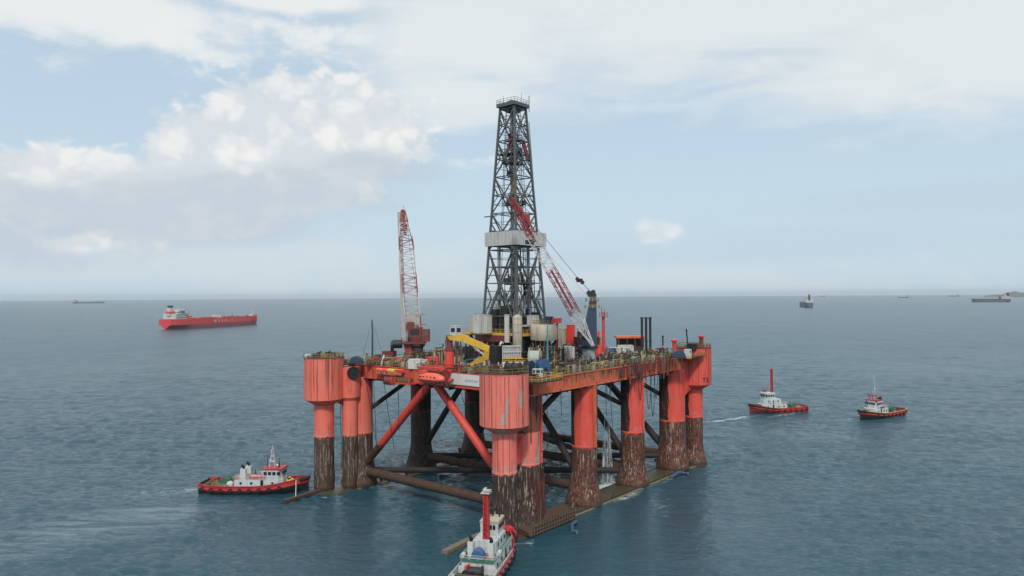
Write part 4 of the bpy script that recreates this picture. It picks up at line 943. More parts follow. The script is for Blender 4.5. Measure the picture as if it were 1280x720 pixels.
p=ra(858.5,428,212); t=rthing('bent_vent_pipe','dark crooked vent pipe between the two red mushroom vents','pipe',p.x,p.y,34.6); MB().tube([(0,0,0),(0,0,3.6),(-.35,0,5.),(-.3,0,6.2),(-.9,0,6.5)],.2,8).build('pipe',M['dark'],t)
MB().rail([(*ra(848,434,214).xy,34.7),(*ra(874,433,214).xy,34.7)],h=2.4,r=.08,step=3).build('railing',M['brown'],RIG)
p=ra(865,432,214); floorbox(865,432,214,(2.6,2,2),'dark','dark square hatch house behind the bent vent pipe',name='hatch_house',cat='hatch',z=34.7)
# far right deck: red roofed shelter, casings, containers, masts
p=ro(787,443,ZD); t=rthing('open_shelter','open shelter with a long flat red roof on the far side of the deck','shelter',p.x,p.y,ZD,-.87)
MB().box((0,0,5.4),(9.0,4.8,.6)).build('roof',M['girder'],t,flat=True)
mb=MB()
for x in (-3.8,-1.2,1.2,3.8):
    for y in (-2,2): mb.box((x,y,2.7),(.25,.25,5.4))
mb.build('post',M['maroon'],t,flat=True); MB().box((0,1.4,2.6),(7.4,1.2,5.0)).build('back_wall',M['dark'],t,flat=True); MB().box((.3,-.4,1.3),(6.4,1.4,2.4)).build('counter',M['darkrust'],t,flat=True)
p=ro(801,441,ZD)
for k,(px,lb) in enumerate(((802,'dark upright casing nearest the red-roofed shelter, first of three'),(807.2,'dark upright casing in the middle of the three'),(812.3,'dark upright casing farthest from the red-roofed shelter, last of three'))):
    p=ra(px,440,206+k*.4); t=rthing('casing_pipe',lb,'pipe',p.x,p.y,ZD); MB().cyl((0,0,0),(0,0,11.8),.36,.36,12).build('pipe',M['dark'],t); MB().cyl((0,0,11.5),(0,0,11.9),.52,.52,12).cyl((0,0,5.),(0,0,5.3),.5,.5,12).build('collar',M['darkrust'],t)
container(781,444,(4.6,2.4,2.9),'white2','white container under the edge of the red-roofed shelter',rot=-.87)
container(768,446,(3.4,2.4,2.6),'white','white container with stained sides beside the blue box',rot=-.87)
container(809,446,(2.9,2.2,2.3),'white','small pale container at the foot of the three dark casings',rot=-.87)
container(762.5,447,(2.4,1.8,2.6),'blue','bright blue container box near the white containers',rot=-.87,corr=False)
p=ra(754,430,203); t=rthing('radio_mast','red tubular mast with a crossarm on the far deck edge','mast',p.x,p.y,ZD)
MB().cyl((0,0,0),(0,0,12.2),.5,.42,10).build('pole',M['red'],t); mb=MB().box((0,0,12.3),(2.6,1.4,.2)); mb.rail([(-1.2,-.6,12.3),(1.2,-.6,12.3),(1.2,.6,12.3),(-1.2,.6,12.3)],closed=True,r=.06); mb.build('platform',M['red'],t,flat=True); MB().bar((-.8,0,12.4),(-.8,0,15),.1).bar((.6,0,12.4),(.6,0,14.3),.1).build('antenna',M['maroon'],t,flat=True)
p=ra(748,428,200); t=rthing('vent_tower','short tapered bright red vent tower next to the tall red mast','vent',p.x,p.y,ZD); MB().lathe([(1.1,0),(.95,3),(.5,6.2),(.3,8.4)],n=12).build('body',M['redbright'],t); MB().cyl((0,0,6.1),(0,0,6.4),.8,.8,12).build('cap',M['red'],t)
# left side: slim dark blue mast with stays, boxes, container, lifeboat station
p=ra(465,446,198); t=rthing('stayed_mast','slim dark blue mast held by wire stays near the orange rafts','mast',p.x,p.y,ZD)
MB().cyl((0,0,0),(0,0,11.9),.24,.16,8).build('pole',M['navy'],t); mb=MB()
for a,b in ((-2.2,2.2),(2.6,-2.3),(-1,-3.2),(2.6,2.6)): mb.bar((0,0,11.6),(a,b,.2),.07)
mb.build('stay',M['wire'],t,flat=True); MB().box((0,0,.6),(1.6,1.6,1.2)).build('base',M['dark'],t,flat=True)
container(482,447.5,(1.9,2.2,1.9),'maroon','maroon box nearest the slim stayed mast, one of two',rot=-.87,name='steel_box',cat='box'); container(490.5,447.5,(2.0,2.2,2.0),'maroon','dark maroon box next to the maroon crane support',rot=-.87,name='steel_box',cat='box')
container(518,460.5,(3.1,2.3,2.2),'white2','clean white container behind the hanging orange lifeboat',rot=-.87,doors=False)
container(529.5,459.5,(1.6,1.6,1.9),'white','small white crate between the white container and the red hut',rot=-.87,name='white_crate',cat='crate')
t=container(541,458,(2.8,2.4,2.3),'red','low red hut with a dark doorway behind the lifeboat',rot=-.87,corr=False,name='red_hut',cat='hut',doors=False); MB().box((-.3,-1.23,1.0),(.7,.08,1.5)).build('door',M['dark'],t,flat=True)
# lifeboat and davit
def lifeboat(loc,rz,label,s=1.):
    t=thing('lifeboat',label,'lifeboat',loc,rz); secs=[]
    for k in range(13):
        f=k/12; x=(f-.5)*7.2*s; w=1.35*s*(1-abs(2*f-1)**3.2)**.8+.04; kz=-.95*s*(1-abs(2*f-1)**4)+.3*s*abs(2*f-1)**3
        secs.append([(x,0,kz),(x,w*.62,kz*.72),(x,w*.98,-.12*s),(x,w,.02*s),(x,w*.93,.3*s),(x,w*.72,.85*s*(1-.45*abs(2*f-1)**3)),(x,w*.3,1.22*s*(1-.5*abs(2*f-1)**2.5)),(x,-w*.3,1.22*s*(1-.5*abs(2*f-1)**2.5)),(x,-w*.72,.85*s*(1-.45*abs(2*f-1)**3)),(x,-w*.93,.3*s),(x,-w,.02*s),(x,-w*.98,-.12*s),(x,-w*.62,kz*.72)])
    MB().loft(secs,closed=True).build('hull',M['orange'],t,ang=55)
    MB().loft([[(x_,w_*sg,z_) for sg,z_ in ((1,-.1),(1.06,-.1),(1.06,.06),(1,.06))] for x_,w_ in [((k/12-.5)*7.2*s,(1.35*s*(1-abs(2*k/12-1)**3.2)**.8+.04)) for k in range(13)]],closed=True,caps=False).loft([[(x_,-w_*sg,z_) for sg,z_ in ((1,.06),(1.06,.06),(1.06,-.1),(1,-.1))] for x_,w_ in [((k/12-.5)*7.2*s,(1.35*s*(1-abs(2*k/12-1)**3.2)**.8+.04)) for k in range(13)]],closed=True,caps=False).build('rubbing_strake',M['maroon'],t)
    mb=MB()
    for k in range(5): mb.box((-2*s+k*1.*s,-1.13*s,.55*s),(.4*s,.12,.26*s))
    mb.build('window',M['dark'],t,flat=True)
    MB().box((-2.2*s,0,1.35*s),(1.3*s,1.0*s,.55*s)).build('cockpit',M['orange'],t,flat=True)
    MB().cyl((-2.4*s,0,1.2*s),(-2.4*s,0,2.*s),.07,.07,6).cyl((2.4*s,0,1.0*s),(2.4*s,0,2.*s),.07,.07,6).build('lifting_hook',M['dark'],t)
    return t
fv=Vector((-SU,CU))           # along the front edge in the world
pL=at(539,474,172.5); lifeboat(at(538.5,474,169.5),math.atan2(CU,-SU)+PI,'enclosed orange-red lifeboat hanging in the red frame at the front edge',1.22)
t=thing('lifeboat_davit','red davit frame holding the orange lifeboat against the deck edge','davit',pL,math.atan2(CU,-SU)+PI)
mb=MB(); mb.beam((-4.2,.2,2.6),(4.2,.2,2.6),.7,.6).beam((-4.2,1.8,2.9),(4.2,1.8,2.9),.4,.4)
mb.build('top_beam',M['red'],t,flat=True)
for x in (-4.1,4.1):
    MB().beam((x,.2,2.5),(x,.6,-1.6),.7,.6).beam((x,.5,2.7),(x,3.8,2.6),.4,.4).beam((x,.6,-1.4),(x,3.6,.2),.35,.35).build('arm',M['red' if x<0 else 'maroon'],t,flat=True)
MB().bar((-2.4,0,2.4),(-2.4,0,1.7),.12).bar((2.4,0,2.4),(2.4,0,1.7),.12).build('fall',M['wire'],t,flat=True)
MB().box((0,2.5,-1.5),(9,2.6,.2)).rail([(-4.4,1.3,-1.4),(4.4,1.3,-1.4)],h=1,r=.05).build('walkway',M['darkrust'],t,flat=True)
pL=at(505,473,181); t=thing('boat_platform','red-framed empty boat platform with worn yellow rails beside the lifeboat','platform',pL,math.atan2(CU,-SU)+PI)
MB().box((0,.9,-1.2),(5.6,3.6,.3)).box((-2.7,-.8,-.5),(.3,.3,1.6)).box((2.7,-.8,.2),(.5,.4,3.4)).beam((-2.7,-.8,1.9),(2.7,-.8,1.9),.4,.5).build('frame',M['red'],t,flat=True)
MB().rail([(-2.6,2.6,-1),(-2.6,-.8,-1),(2.6,-.8,-1)],h=1.1,r=.07,step=1).build('railing',M['olive'],t); MB().box((.2,.6,-.6),(3,1.6,.9)).cyl((-1.2,.9,-.4),(1.2,.9,-.4),.6,.6,10).build('equipment',M['brown'],t)
pL=at(487,476,185); t=thing('rescue_drum','red round-ended drum with a dark mouth under the deck edge near the stayed mast','drum',pL,math.atan2(CU,-SU)+PI)
MB().cyl((-1.6,0,0),(1.3,0,0),1.05,1.05,18).build('shell',M['maroon'],t); MB().cyl((1.3,0,0),(1.45,0,0),1.1,1.1,18).cyl((1.5,0,0),(1.52,0,0),.6,.6,14).build('end_ring',M['red'],t); MB().box((0,.6,1.2),(1,.5,1.2)).build('bracket',M['red'],t,flat=True)
pt=MB()
lg=ra(486,468,186.5); MB().box((0,0,0),(2.4,9.5,.3)).build('side_platform',M['red'],RIG,flat=True).location=(lg.x+.4,lg.y,31.2)
for k,(px,mt,lb) in enumerate(((474,'orange','orange raft canister nearest the slim stayed mast'),(481,'redbright','bright red raft canister in the row under the stayed mast'),(488,'yellow','yellow raft canister in the middle of the row on the red side platform'),(494,'yellow','yellow raft canister with an orange neighbour on the red side platform'),(500,'orange','orange raft canister nearest the boat platform'))):
    p=ra(px,467,188-k*1.0); t=rthing('raft_canister',lb,'raft',p.x,p.y,31.35,0,'raft canisters on the side platform'); MB().cyl((0,-.75,.75),(0,.75,.75),.6,.6,14).ball((0,-.75,.75),.6,12).ball((0,.75,.75),.6,12).build('shell',M[mt],t); MB().box((0,-.45,.2),(1.2,.15,.5)).box((0,.45,.2),(1.2,.15,.5)).build('cradle',M['white'],t,flat=True)
p=ra(474,463,190); t=rthing('white_davit_arm','slanting white davit arm beside the slim stayed mast','davit',p.x,p.y,32); q=rig(at(480,444,192))-Vector((p.x,p.y,32)); MB().beam((0,0,-.5),q,.4,.4).build('arm',M['white2'],t,flat=True); MB().box((0,0,-.3),(.9,.9,.8)).build('foot',M['white'],t,flat=True)
# loose equipment across the deck
def skid(px,py,kind,w,h,mat,label,rot=None,z=ZD):
    p=ro(px,py,z); t=rthing({'b':'equipment_skid','r':'gas_bottle_rack','d':'steel_drum','p':'pump_unit','t':'pipe_basket','w':'mooring_winch','v':'vent_post'}[kind],label,{'b':'skid','r':'rack','d':'drum','p':'pump','t':'basket','w':'winch','v':'vent'}[kind],p.x,p.y,z,rnd.uniform(-.2,.2) if rot is None else rot)
    if kind=='b':
        MB().box((0,0,.15),(w,w*.7,.3)).build('base',M['darkrust'],t,flat=True); MB().box((-w*.15,0,.3+h*.4),(w*.6,w*.6,h*.8)).box((w*.32,0,.3+h*.25),(w*.25,w*.5,h*.5)).build('machine',M[mat],t); MB().tube([(w*.3,0,h*.5),(w*.3,0,h*1.1),(0,.1,h*1.15),(0,.1,h*.8)],.09,6).build('pipe',M['grey'],t)
    elif kind=='r':
        mb=MB()
        for i in range(5):
            for j in range(2): mb.cyl((-w/2+w*(i+.5)/5,(j-.5)*.45,.1),(-w/2+w*(i+.5)/5,(j-.5)*.45,h*.9),.17,.17,8)
        mb.build('bottle',M[mat],t); f=MB()
        for i in (-1,1):
            for j in (-1,1): f.bar((i*w/2,j*.5,0),(i*w/2,j*.5,h),.1)
        for z_ in (.1,h*.5,h): f.bar((-w/2,-.5,z_),(w/2,-.5,z_),.09); f.bar((-w/2,.5,z_),(w/2,.5,z_),.09)
        f.build('frame',M['yellow'],t,flat=True)
    elif kind=='d':
        MB().lathe([(w*.5,0),(w*.5,h*.33),(w*.54,h*.34),(w*.5,h*.36),(w*.5,h*.66),(w*.54,h*.67),(w*.5,h*.69),(w*.5,h)],n=14).build('body',M[mat],t); MB().cyl((w*.2,0,h),(w*.2,0,h+.08),.1,.1,8).build('bung',M['grey'],t)
    elif kind=='p':
        MB().cyl((-w*.4,0,h*.55),(w*.2,0,h*.55),h*.42,h*.42,14).build('motor',M[mat],t); MB().box((w*.35,0,h*.5),(w*.3,h*.8,h*.9)).build('pump_casing',M['grey'],t,flat=True); MB().box((0,0,.12),(w*1.1,h,.24)).build('base',M['dark'],t,flat=True)
    elif kind=='t':
        mb=MB()
        for i in (-1,0,1):
            for j in (-1,1): mb.bar((i*w/2,j*.6,0),(i*w/2,j*.6,h),.12)
        for j in (-1,1): mb.bar((-w/2,j*.6,h),(w/2,j*.6,h),.12); mb.bar((-w/2,j*.6,.1),(w/2,j*.6,.1),.12)
        mb.build('frame',M[mat],t,flat=True); mb=MB()
        for i in range(9): mb.cyl((-w*.6,-.45+.3*(i%4),.25+.25*(i//4)),(w*.6,-.45+.3*(i%4),.25+.25*(i//4)),.11,.11,6)
        mb.build('pipe',M['brown'],t)
    elif kind=='v':
        MB().cyl((0,0,0),(0,0,h),w*.22,w*.2,10).build('pipe',M[mat],t); MB().lathe([(w*.4,h-.15),(w*.4,h+.1),(.05,h+.3)],n=12).build('cap',M[mat],t)
    else: pass
    return t
SK=[(578,462,'b',2.6,2.0,'grey','grey machine skid near the foot of the red round post'),(590,463,'b',2.2,1.8,'beige','pale machine skid under the folded yellow crane'),(597,466,'d',1.0,1.3,'maroon','maroon drum beside the front corner column rim'),
(583,466,'p',2.0,1.3,'brown','brown pump set behind the white name girder'),(572,457,'r',2.4,2.6,'beige','beige bottle rack below the white operator cab'),(583,450,'b',3.2,3.0,'brown','brown machinery skid in the shade beneath the yellow boom'),
(552,452,'v',1.6,3.4,'olive','olive vent post behind the red hut'),(546,449,'r',2.6,2.8,'olive','olive bottle rack between the red hut and the yellow crane'),(556,449,'b',2.4,2.6,'darkrust','rusty skid just behind the bright red round post'),
(536,447,'b',3.4,1.6,'dark','dark low skid behind the red hut'),(526,446,'p',2.8,1.6,'green','green pump set close to the maroon crane pedestal'),(542,443,'t',6,1.4,'brown','brown pipe basket far behind the lifeboat'),
(500,452,'b',3.0,1.2,'red','low red skid at the foot of the maroon crane support'),(473,450,'b',2.4,1.7,'brown','brown skid beside the base of the slim stayed mast'),(458,452,'v',1.4,2.4,'olive','olive vent post at the platform corner near the navy dome'),(468,456,'t',4,1.2,'darkrust','rusty basket of pipes behind the raft row'),
(598,458,'b',2.4,2.2,'steelpale','galvanised skid between the yellow crane arm and the front column'),(606,459,'d',1.2,1.5,'beige','beige drum near the tip of the folded yellow arm'),(612,454,'p',2.6,1.9,'dark','dark pump set in the shade of the drill floor'),
(654,455,'p',2.2,1.5,'yellow','yellow pump beside the big arched reel'),(661,449,'r',2.2,2.6,'olive','olive bottle rack behind the big arched reel'),(692,463,'b',2.6,2.2,'yellow','yellow framed skid at the end of the reel platform'),
(690,456,'b',2.2,2.0,'navy','navy skid behind the yellow framed skid'),(703,459,'t',5,1.3,'brown','brown pipe basket in front of the white container block'),(713,457,'b',3.0,1.6,'darkrust','rusty skid between the white block and the crane pedestal'),
(722,455,'p',2.6,1.6,'green','green pump set next to the grey crane pedestal'),(727,449,'b',3.2,2.6,'brown','brown skid behind the grey crane pedestal'),(749,457,'b',2.6,1.8,'yellow','yellow skid on the deck edge past the crane pedestal'),
(746,450,'t',7,1.6,'darkrust','long rusty pipe basket behind the yellow deck-edge skid'),(757,453,'p',2.6,1.7,'steelpale','galvanised pump set near the long rusty basket'),(764,451,'b',2.8,2.0,'green','dull green skid below the bright blue box'),
(772,451,'r',2.8,2.2,'steelpale','galvanised bottle rack in front of the white containers'),(780,449,'b',3.0,1.9,'darkrust','rusty skid in front of the red-roofed shelter'),(788,449,'d',1.2,1.4,'maroon','maroon drum by the rail below the shelter'),
(794,448,'b',2.6,2.0,'beige','beige skid between the shelter and the dark casings'),(800,447.5,'p',2.2,1.5,'brown','brown pump set at the foot of the dark casings'),(818,446,'b',3.2,2.4,'steelpale','galvanised skid beyond the small pale container'),
(825,445,'b',3.0,2.6,'dark','dark skid next to the bright red valve post'),(827,444,'v',2.0,2.6,'redbright','bright red valve post on the girder short of the navy dome'),(832,443,'t',4,1.8,'brown','brown basket beside the far navy dome'),(828,438,'v',1.2,4.6,'dark','dark thin vent with a cap behind the far navy dome'),
(740,441,'b',4.,3.2,'dark','dark skid under the navy crane engine house'),(716,446,'v',1.4,5.,'maroon','maroon vent post beside the white container block'),(668,447,'v',1.1,4.6,'grey','grey vent post behind the arched reel')]
for a in SK: skid(*a)
# water falling from the deck drain
p=ra(757,475,196); w=thing('falling_water','thin white stream of water falling from the deck beside a column foot','water stream',at(757,500,197),0); w.location.z=.3
mb=MB()
for k in range(26):
    x=rnd.uniform(-1.1,1.1); y=rnd.uniform(-.9,.9); z1=rnd.uniform(9,19); mb.cyl((x*.6,y*.6,z1),(x*1.7,y*1.7,0),.08,rnd.uniform(.25,.55),6,caps=False)
mb.build('stream',M['spray'],w)
# blue tarpaulins / hoses afloat by the pontoon
def floater(a,b,label,w=.9):
    A,B=on(*a,.2),on(*b,.2); c=(A+B)/2; t=thing('floating_hose',label,'hose',c,0); d=(B-A)/2
    MB().tube([-d+Vector((0,0,-.1)),-d*.4+Vector((.4,.2,.5)),d*.3+Vector((-.3,.3,.55)),d+Vector((0,0,.0))],w*.5,8).build('hose',M['floathose'],t); MB().tube([d,d+Vector((.9,-.6,.2)),d+Vector((.9,-1.5,-.2))],w*.4,8).build('loose_end',M['shipblue'],t)
floater((836,596),(853,591),'blue hose floating at the foot of the far corner column',.9); floater((717,650),(713,663),'short blue hose end hanging in the water off the rusty bolster',.8)

# ================================================================== TUGS
def make_tug(label,loc,rz,L=28.,B=9.6,low=('tugblack','tugblack'),up=('tugred','tugred'),deckm='green',tier=(1.8,12.6,6.2,2.4),tier2=None,bridge=(5.0,5.2,5.0,2.9),roof='tugred',mast='lattice',mh=6.,funnels=True,tyres=8,trim=None,bow='black',band=None):
    t=thing('tugboat',label,'tugboat',loc,rz)
    def hb(f): return B/2*((.80+1.7*f) if f<.12 else 1.) * (1 if f<.58 else max(.03,1-((f-.58)/.42)**2.4))
    def hw(f): return B/2*.93*((.78+1.8*f) if f<.12 else 1.)*(1 if f<.5 else max(.01,1-((f-.5)/.44)**2.0) if f<.94 else .01)
    def sh(f): return 1.35+.45*max(0,(.3-f)/.3)**2+1.6*max(0,(f-.45)/.55)**1.8
    N=24; F=[i/N for i in range(N+1)]
    def X(f,k): return (f-.5)*L + (0 if f<.9 else 0)
    mb=MB()
    for part,(fa,fb) in enumerate(((0,14),(14,N))):
        secs=[]
        for i in range(fa,fb+1):
            f=F[i]; x=X(f,0); b,w,z=hb(f),hw(f),sh(f); bz=z+(.75 if f<.6 else .75+.35*(f-.6)/.4)
            half_=[(x,w*.7,-1.5),(x,w,.0),(x,w+(b-w)*.45,.35 if f<.5 else .35+.5*(f-.5)),(x,b,z-.6),(x,b,z+.1),(x,b*1.01+.02,bz)]
            secs.append(half_[::-1]+[(a,-c,d) for a,c,d in half_])
        lowm,upm=0+part*2,1+part*2
        mb.loft(secs,ms=[upm,upm,lowm if True else upm,lowm,lowm,lowm,lowm,lowm,lowm,upm,upm],caps=True)
    mb.build('hull',[M[low[0]],M[up[0]],M[low[1]],M[up[1]]],t,ang=60)
    dkm=MB(); dkm.loft([[(X(f,0),hb(f)-.12,sh(f)+.05),(X(f,0),-(hb(f)-.12),sh(f)+.05)] for f in F if f<.99],caps=False); dkm.build('deck',M[deckm],t,flat=True)
    mb=MB()
    for s in (-1,1): mb.tube([(X(f,0),s*(hb(f)*1.01+.05),sh(f)+(.8 if f<.6 else .8+.35*(f-.6)/.4)) for f in F],.13,6)
    mb.build('bulwark_cap',M[trim or up[0]],t)
    mb=MB()
    for s in (-1,1): mb.tube([(X(f,0),s*(hb(f)+.12),sh(f)-.15) for f in F],.24,6)
    mb.build('rubbing_strake',M['tugblack' if band is None else band],t)
    mb=MB().tube([(X(f,0)+.15,s*(hb(f)+.1),sh(f)+.7) for s,f in ((-1,.93),(-1,.97),(-1,1.),(1,.97),(1,.93))],.55,10).build('bow_fender',M[bow],t)
    ty=None
    for s in (-1,1):
        for k in range(tyres):
            f=.05+.72*k/(tyres-1); c=Vector((X(f,0),s*(hb(f)+.3),sh(f)-.25))
            if ty is None:
                m_=MB()
                for q in range(12):
                    a,b_=2*PI*q/12,2*PI*(q+1)/12; m_.cyl((.42*math.cos(a),0,.42*math.sin(a)),(.42*math.cos(b_),0,.42*math.sin(b_)),.19,.19,6)
                ty=m_.build('tyre_fender',M['black'],t); ty.location=c
            else: o=ty.copy(); COL.objects.link(o); o.location=c
    def house(cx,lx,wy,h,z,name='deckhouse',mat='tughouse',taper=.97,rnd_front=True):
        poly=lambda k:[(cx-lx/2*k,-wy/2*k),(cx+lx/2*k-.9,-wy/2*k),(cx+lx/2*k,-wy/2*k+1.1),(cx+lx/2*k,wy/2*k-1.1),(cx+lx/2*k-.9,wy/2*k),(cx-lx/2*k,wy/2*k)]
        return MB().loft([[(a,b,z) for a,b in poly(1)],[(a,b,z+h) for a,b in poly(taper)]][::-1],closed=True).build(name,M[mat],t,flat=True)
    zc=sh(.5)+.05; cx,lx,wy,h=tier; hs=house(cx,lx,wy,h,zc)
    for s in (-1,1):
        for q in range(4):
            MB().box((cx-lx*.36+q*lx*.22,s*(wy/2-.02),zc+h*.58),(.55 if q!=2 else .75,.12,.6 if q!=2 else 1.7),m=0).build('window' if q!=2 else 'door',M['glass'],hs,flat=True)
    MB().rail([(cx-lx/2,-wy/2,zc+h),(cx+lx/2-1,-wy/2,zc+h)],r=.045,h=.9).rail([(cx-lx/2,wy/2,zc+h),(cx+lx/2-1,wy/2,zc+h)],r=.045,h=.9).rail([(cx-lx/2,-wy/2,zc+h),(cx-lx/2,wy/2,zc+h)],r=.045,h=.9).build('railing',M['white2'],hs)
    z=zc+h
    if tier2:
        c2,l2_,w2,h2=tier2; h_=house(c2,l2_,w2,h2,z); 
        for s in (-1,1):
            for q in range(3): MB().box((c2-l2_*.3+q*l2_*.28,s*(w2/2-.02),z+h2*.6),(.6,.12,.65)).build('window',M['glass'],h_,flat=True)
        z+=h2
    bx,bl,bw,bh=bridge; br=house(bx,bl,bw,bh-.35,z,'bridge',taper=1.04)
    for s in (-1,1):
        for q in range(4): MB().box((bx-bl*.36+q*bl*.235,s*(bw/2*1.01+.02),z+bh*.58),(bl*.17,.12,.85)).build('window',M['glass'],br,flat=True)
    for q in range(4): MB().box((bx+bl/2*1.02+.02,-bw*.28+q*bw*.187,z+bh*.58),(.12,bw*.14,.85)).build('window',M['glass'],br,flat=True); MB().box((bx-bl/2*1.02-.02,-bw*.28+q*bw*.187,z+bh*.58),(.12,bw*.14,.85)).build('window',M['glass'],br,flat=True)
    MB().box((bx,0,z+bh-.12),(bl+.3,bw+.3,.38)).build('bridge_roof',M[roof],t,flat=True)
    z+=bh+.15
    if mast=='lattice':
        mb=MB()
        for a,b in ((-.7,-.6),(.7,-.6),(-.7,.6),(.7,.6)): mb.bar((bx+a-.6,b,z),(bx+a*.25-.6,b*.3,z+mh*.75),.13)
        for q in (.25,.5,.72): mb.box((bx-.6,0,z+mh*q),(1.5*(1-q*.7),1.3*(1-q*.7),.1))
        mb.bar((bx-.6,0,z+mh*.5),(bx-.6,0,z+mh),.12).bar((bx-.6,-1.5,z+mh*.72),(bx-.6,1.5,z+mh*.72),.1)
        mb.build('mast',M['white2'],t,flat=True); MB().box((bx-.6,0,z+mh*.8),(.3,1.9,.22)).ball((bx+.9,-.8,z+.5),.42,10).ball((bx-1.4,.9,z+1.4),.5,10).build('radar',M['white'],t)
        MB().bar((bx+.8,.9,z),(bx+.8,.9,z+2.1),.14).bar((bx-1.6,-1.,z),(bx-1.6,-1.,z+2.6),.14).bar((bx+1.2,-.3,z),(bx+1.2,-.3,z+1.3),.3).build('searchlight',M['dark'],t,flat=True)
    elif mast=='whip':
        MB().bar((bx-.6,0,z),(bx-.6,0,z+mh),.16).bar((bx-.6,-1.2,z+mh*.35),(bx-.6,1.2,z+mh*.35),.1).bar((bx-1.4,0,z),(bx-.6,0,z+mh*.4),.1).build('mast',M['white2'],t,flat=True)
        MB().ball((bx-.6,0,z+mh*.42),.42,10).box((bx-.4,0,z+mh*.3),(.3,1.7,.2)).build('radar',M['white'],t)
        for q in (-1.4,0,1.4): MB().bar((bx+.9,q,z),(bx+.9,q,z+2.0),.2).box((bx+1.2,q,z+1.7),(1.2,.45,.5)).build('fire_monitor',M['tugred'],t,flat=True)
        MB().box((bx-1.4,2.0,z+.6),(.9,.7,1.1)).ball((bx+.6,2.1,z+.6),.45,8).build('searchlight',M['dark'],t,flat=True)
    else:
        w=.92 if isinstance(mast,tuple) else .66; xo=mast[0] if isinstance(mast,tuple) else bx-2.2; zb_=mast[1] if isinstance(mast,tuple) else z-2.5; mb=MB()
        for a in (-1,1):
            for b in (-1,1): mb.bar((xo+a*w/2,b*w/2,zb_),(xo+a*w*.36,b*w*.36,zb_+mh),.26)
        n_=int(mh/.9)
        for q in range(n_):
            k0=w*(1-.28*q/n_)/2; z0=zb_+mh*q/n_; z1=zb_+mh*(q+1)/n_
            for a,b,c,d in ((-1,-1,1,-1),(1,-1,1,1),(1,1,-1,1),(-1,1,-1,-1)): mb.bar((xo+a*k0,b*k0,z0),(xo+c*k0,d*k0,z1),.2); mb.bar((xo+a*k0,b*k0,z1),(xo+c*k0,d*k0,z1),.16)
        mb.cyl((xo,0,zb_),(xo,0,zb_+mh),.3,.24,8)
        mb.build('monitor_mast',M['tugred'],t,flat=True)
        MB().box((xo,0,zb_+mh),(1.7,1.7,.2)).box((xo+.2,.3,zb_+mh+.5),(1.5,.4,.4)).box((xo-.3,-.5,zb_+mh+.5),(.5,1.2,.35)).build('fire_monitor',M['white' if mast!='red2' else 'tugred'],t,flat=True)
        MB().bar((bx+.6,.8,z),(bx+.6,.8,z+2.4),.14).bar((bx+.9,-1.2,z),(bx+.9,-1.2,z+1.6),.3).box((bx+1.6,.2,z+.9),(1.6,.5,.5)).bar((bx+1.,.2,z),(bx+1.,.2,z+1),.3).build('searchlight',M['tugred' if mast=='red2' else 'dark'],t,flat=True)
    if funnels:
        for s in (-1,1):
            f=MB().loft([[(cx-lx*.33+a,s*wy*.3+b,zz) for a,b in ((-.75,-.5),(.65,-.5),(.65,.5),(-.75,.5))] for zz in (zc+h,zc+h+2.7)],closed=True).build('funnel',M['white2'],t,flat=True)
            MB().tube([(cx-lx*.33,s*wy*.3,zc+h+2.5),(cx-lx*.33,s*wy*.3,zc+h+3.2),(cx-lx*.33-.6,s*wy*.3,zc+h+3.6)],.33,8).build('exhaust',M['black'],f)
    # small fittings on the house top and along the rails
    for k in range(16):
        fx,fy=cx+rnd.uniform(-lx*.48,lx*.3),rnd.choice((-1,1))*rnd.uniform(wy*.2,wy*.47); q=rnd.random(); mb=MB(); zz=zc+h
        if abs(fx-bx)<bl/2+.3 and abs(fy)<bw/2+.2: fy=math.copysign(bw/2+.35,fy)
        if q<.4: mb.bar((fx,fy,zz),(fx,fy,zz+rnd.uniform(.5,1.5)),.22)
        elif q<.7: mb.box((fx,fy,zz+.3),(rnd.uniform(.4,1.),rnd.uniform(.3,.6),.6))
        else: mb.cyl((fx,fy,zz),(fx,fy,zz+.9),.18,.18,8).cyl((fx,fy,zz+.8),(fx+.3,fy,zz+1.05),.24,.3,8)
        mb.build('deck_fitting',M[rnd.choice(('white','grey','dark','orange','darkrust'))],t,flat=True)
    for k in range(18):
        f=rnd.choice((rnd.uniform(.03,.3),rnd.uniform(.72,.93))); fx=X(f,0); fy=rnd.uniform(-.75,.75)*hb(f); zz=sh(f)+.05; mb=MB(); q=rnd.random()
        if q<.35: mb.cyl((fx,fy,zz),(fx,fy,zz+rnd.uniform(.5,.9)),.2,.2,8).cyl((fx+.5,fy,zz),(fx+.5,fy,zz+.7),.2,.2,8)
        elif q<.65: mb.tube([(fx+.5*math.cos(i),fy+.5*math.sin(i),zz+.1+.02*i) for i in range(14)],.11,5)
        else: mb.box((fx,fy,zz+.35),(rnd.uniform(.5,1.4),rnd.uniform(.4,1.),rnd.uniform(.4,.8)),rnd.random())
        mb.build('deck_fitting',M[rnd.choice(('brown','darkrust','rope','dark','olive','grey'))],t)
    for s in (-1,1):
        mb=MB()
        for k in range(7):
            f=rnd.uniform(.06,.72); b_=hb(f)+.06; mb.add([(X(f,0)-.12,s*b_,sh(f)+.3),(X(f,0)+.2,s*b_,sh(f)+.3),(X(f,0)+.1,s*(b_-.05),sh(f)-rnd.uniform(.5,1.))],[(0,1,2) if s<0 else (2,1,0)])
        mb.build('rust_run',M['darkrust'],t,flat=True)
    # working deck gear
    ax=-L*.32; mb=MB().cyl((ax+1,-1.2,zc+1.0),(ax+1,1.2,zc+1.0),.9,.9,14)
    for q in (-1.25,1.25): mb.cyl((ax+1,q-.07,zc+1.),(ax+1,q+.07,zc+1.),1.2,1.2,16)
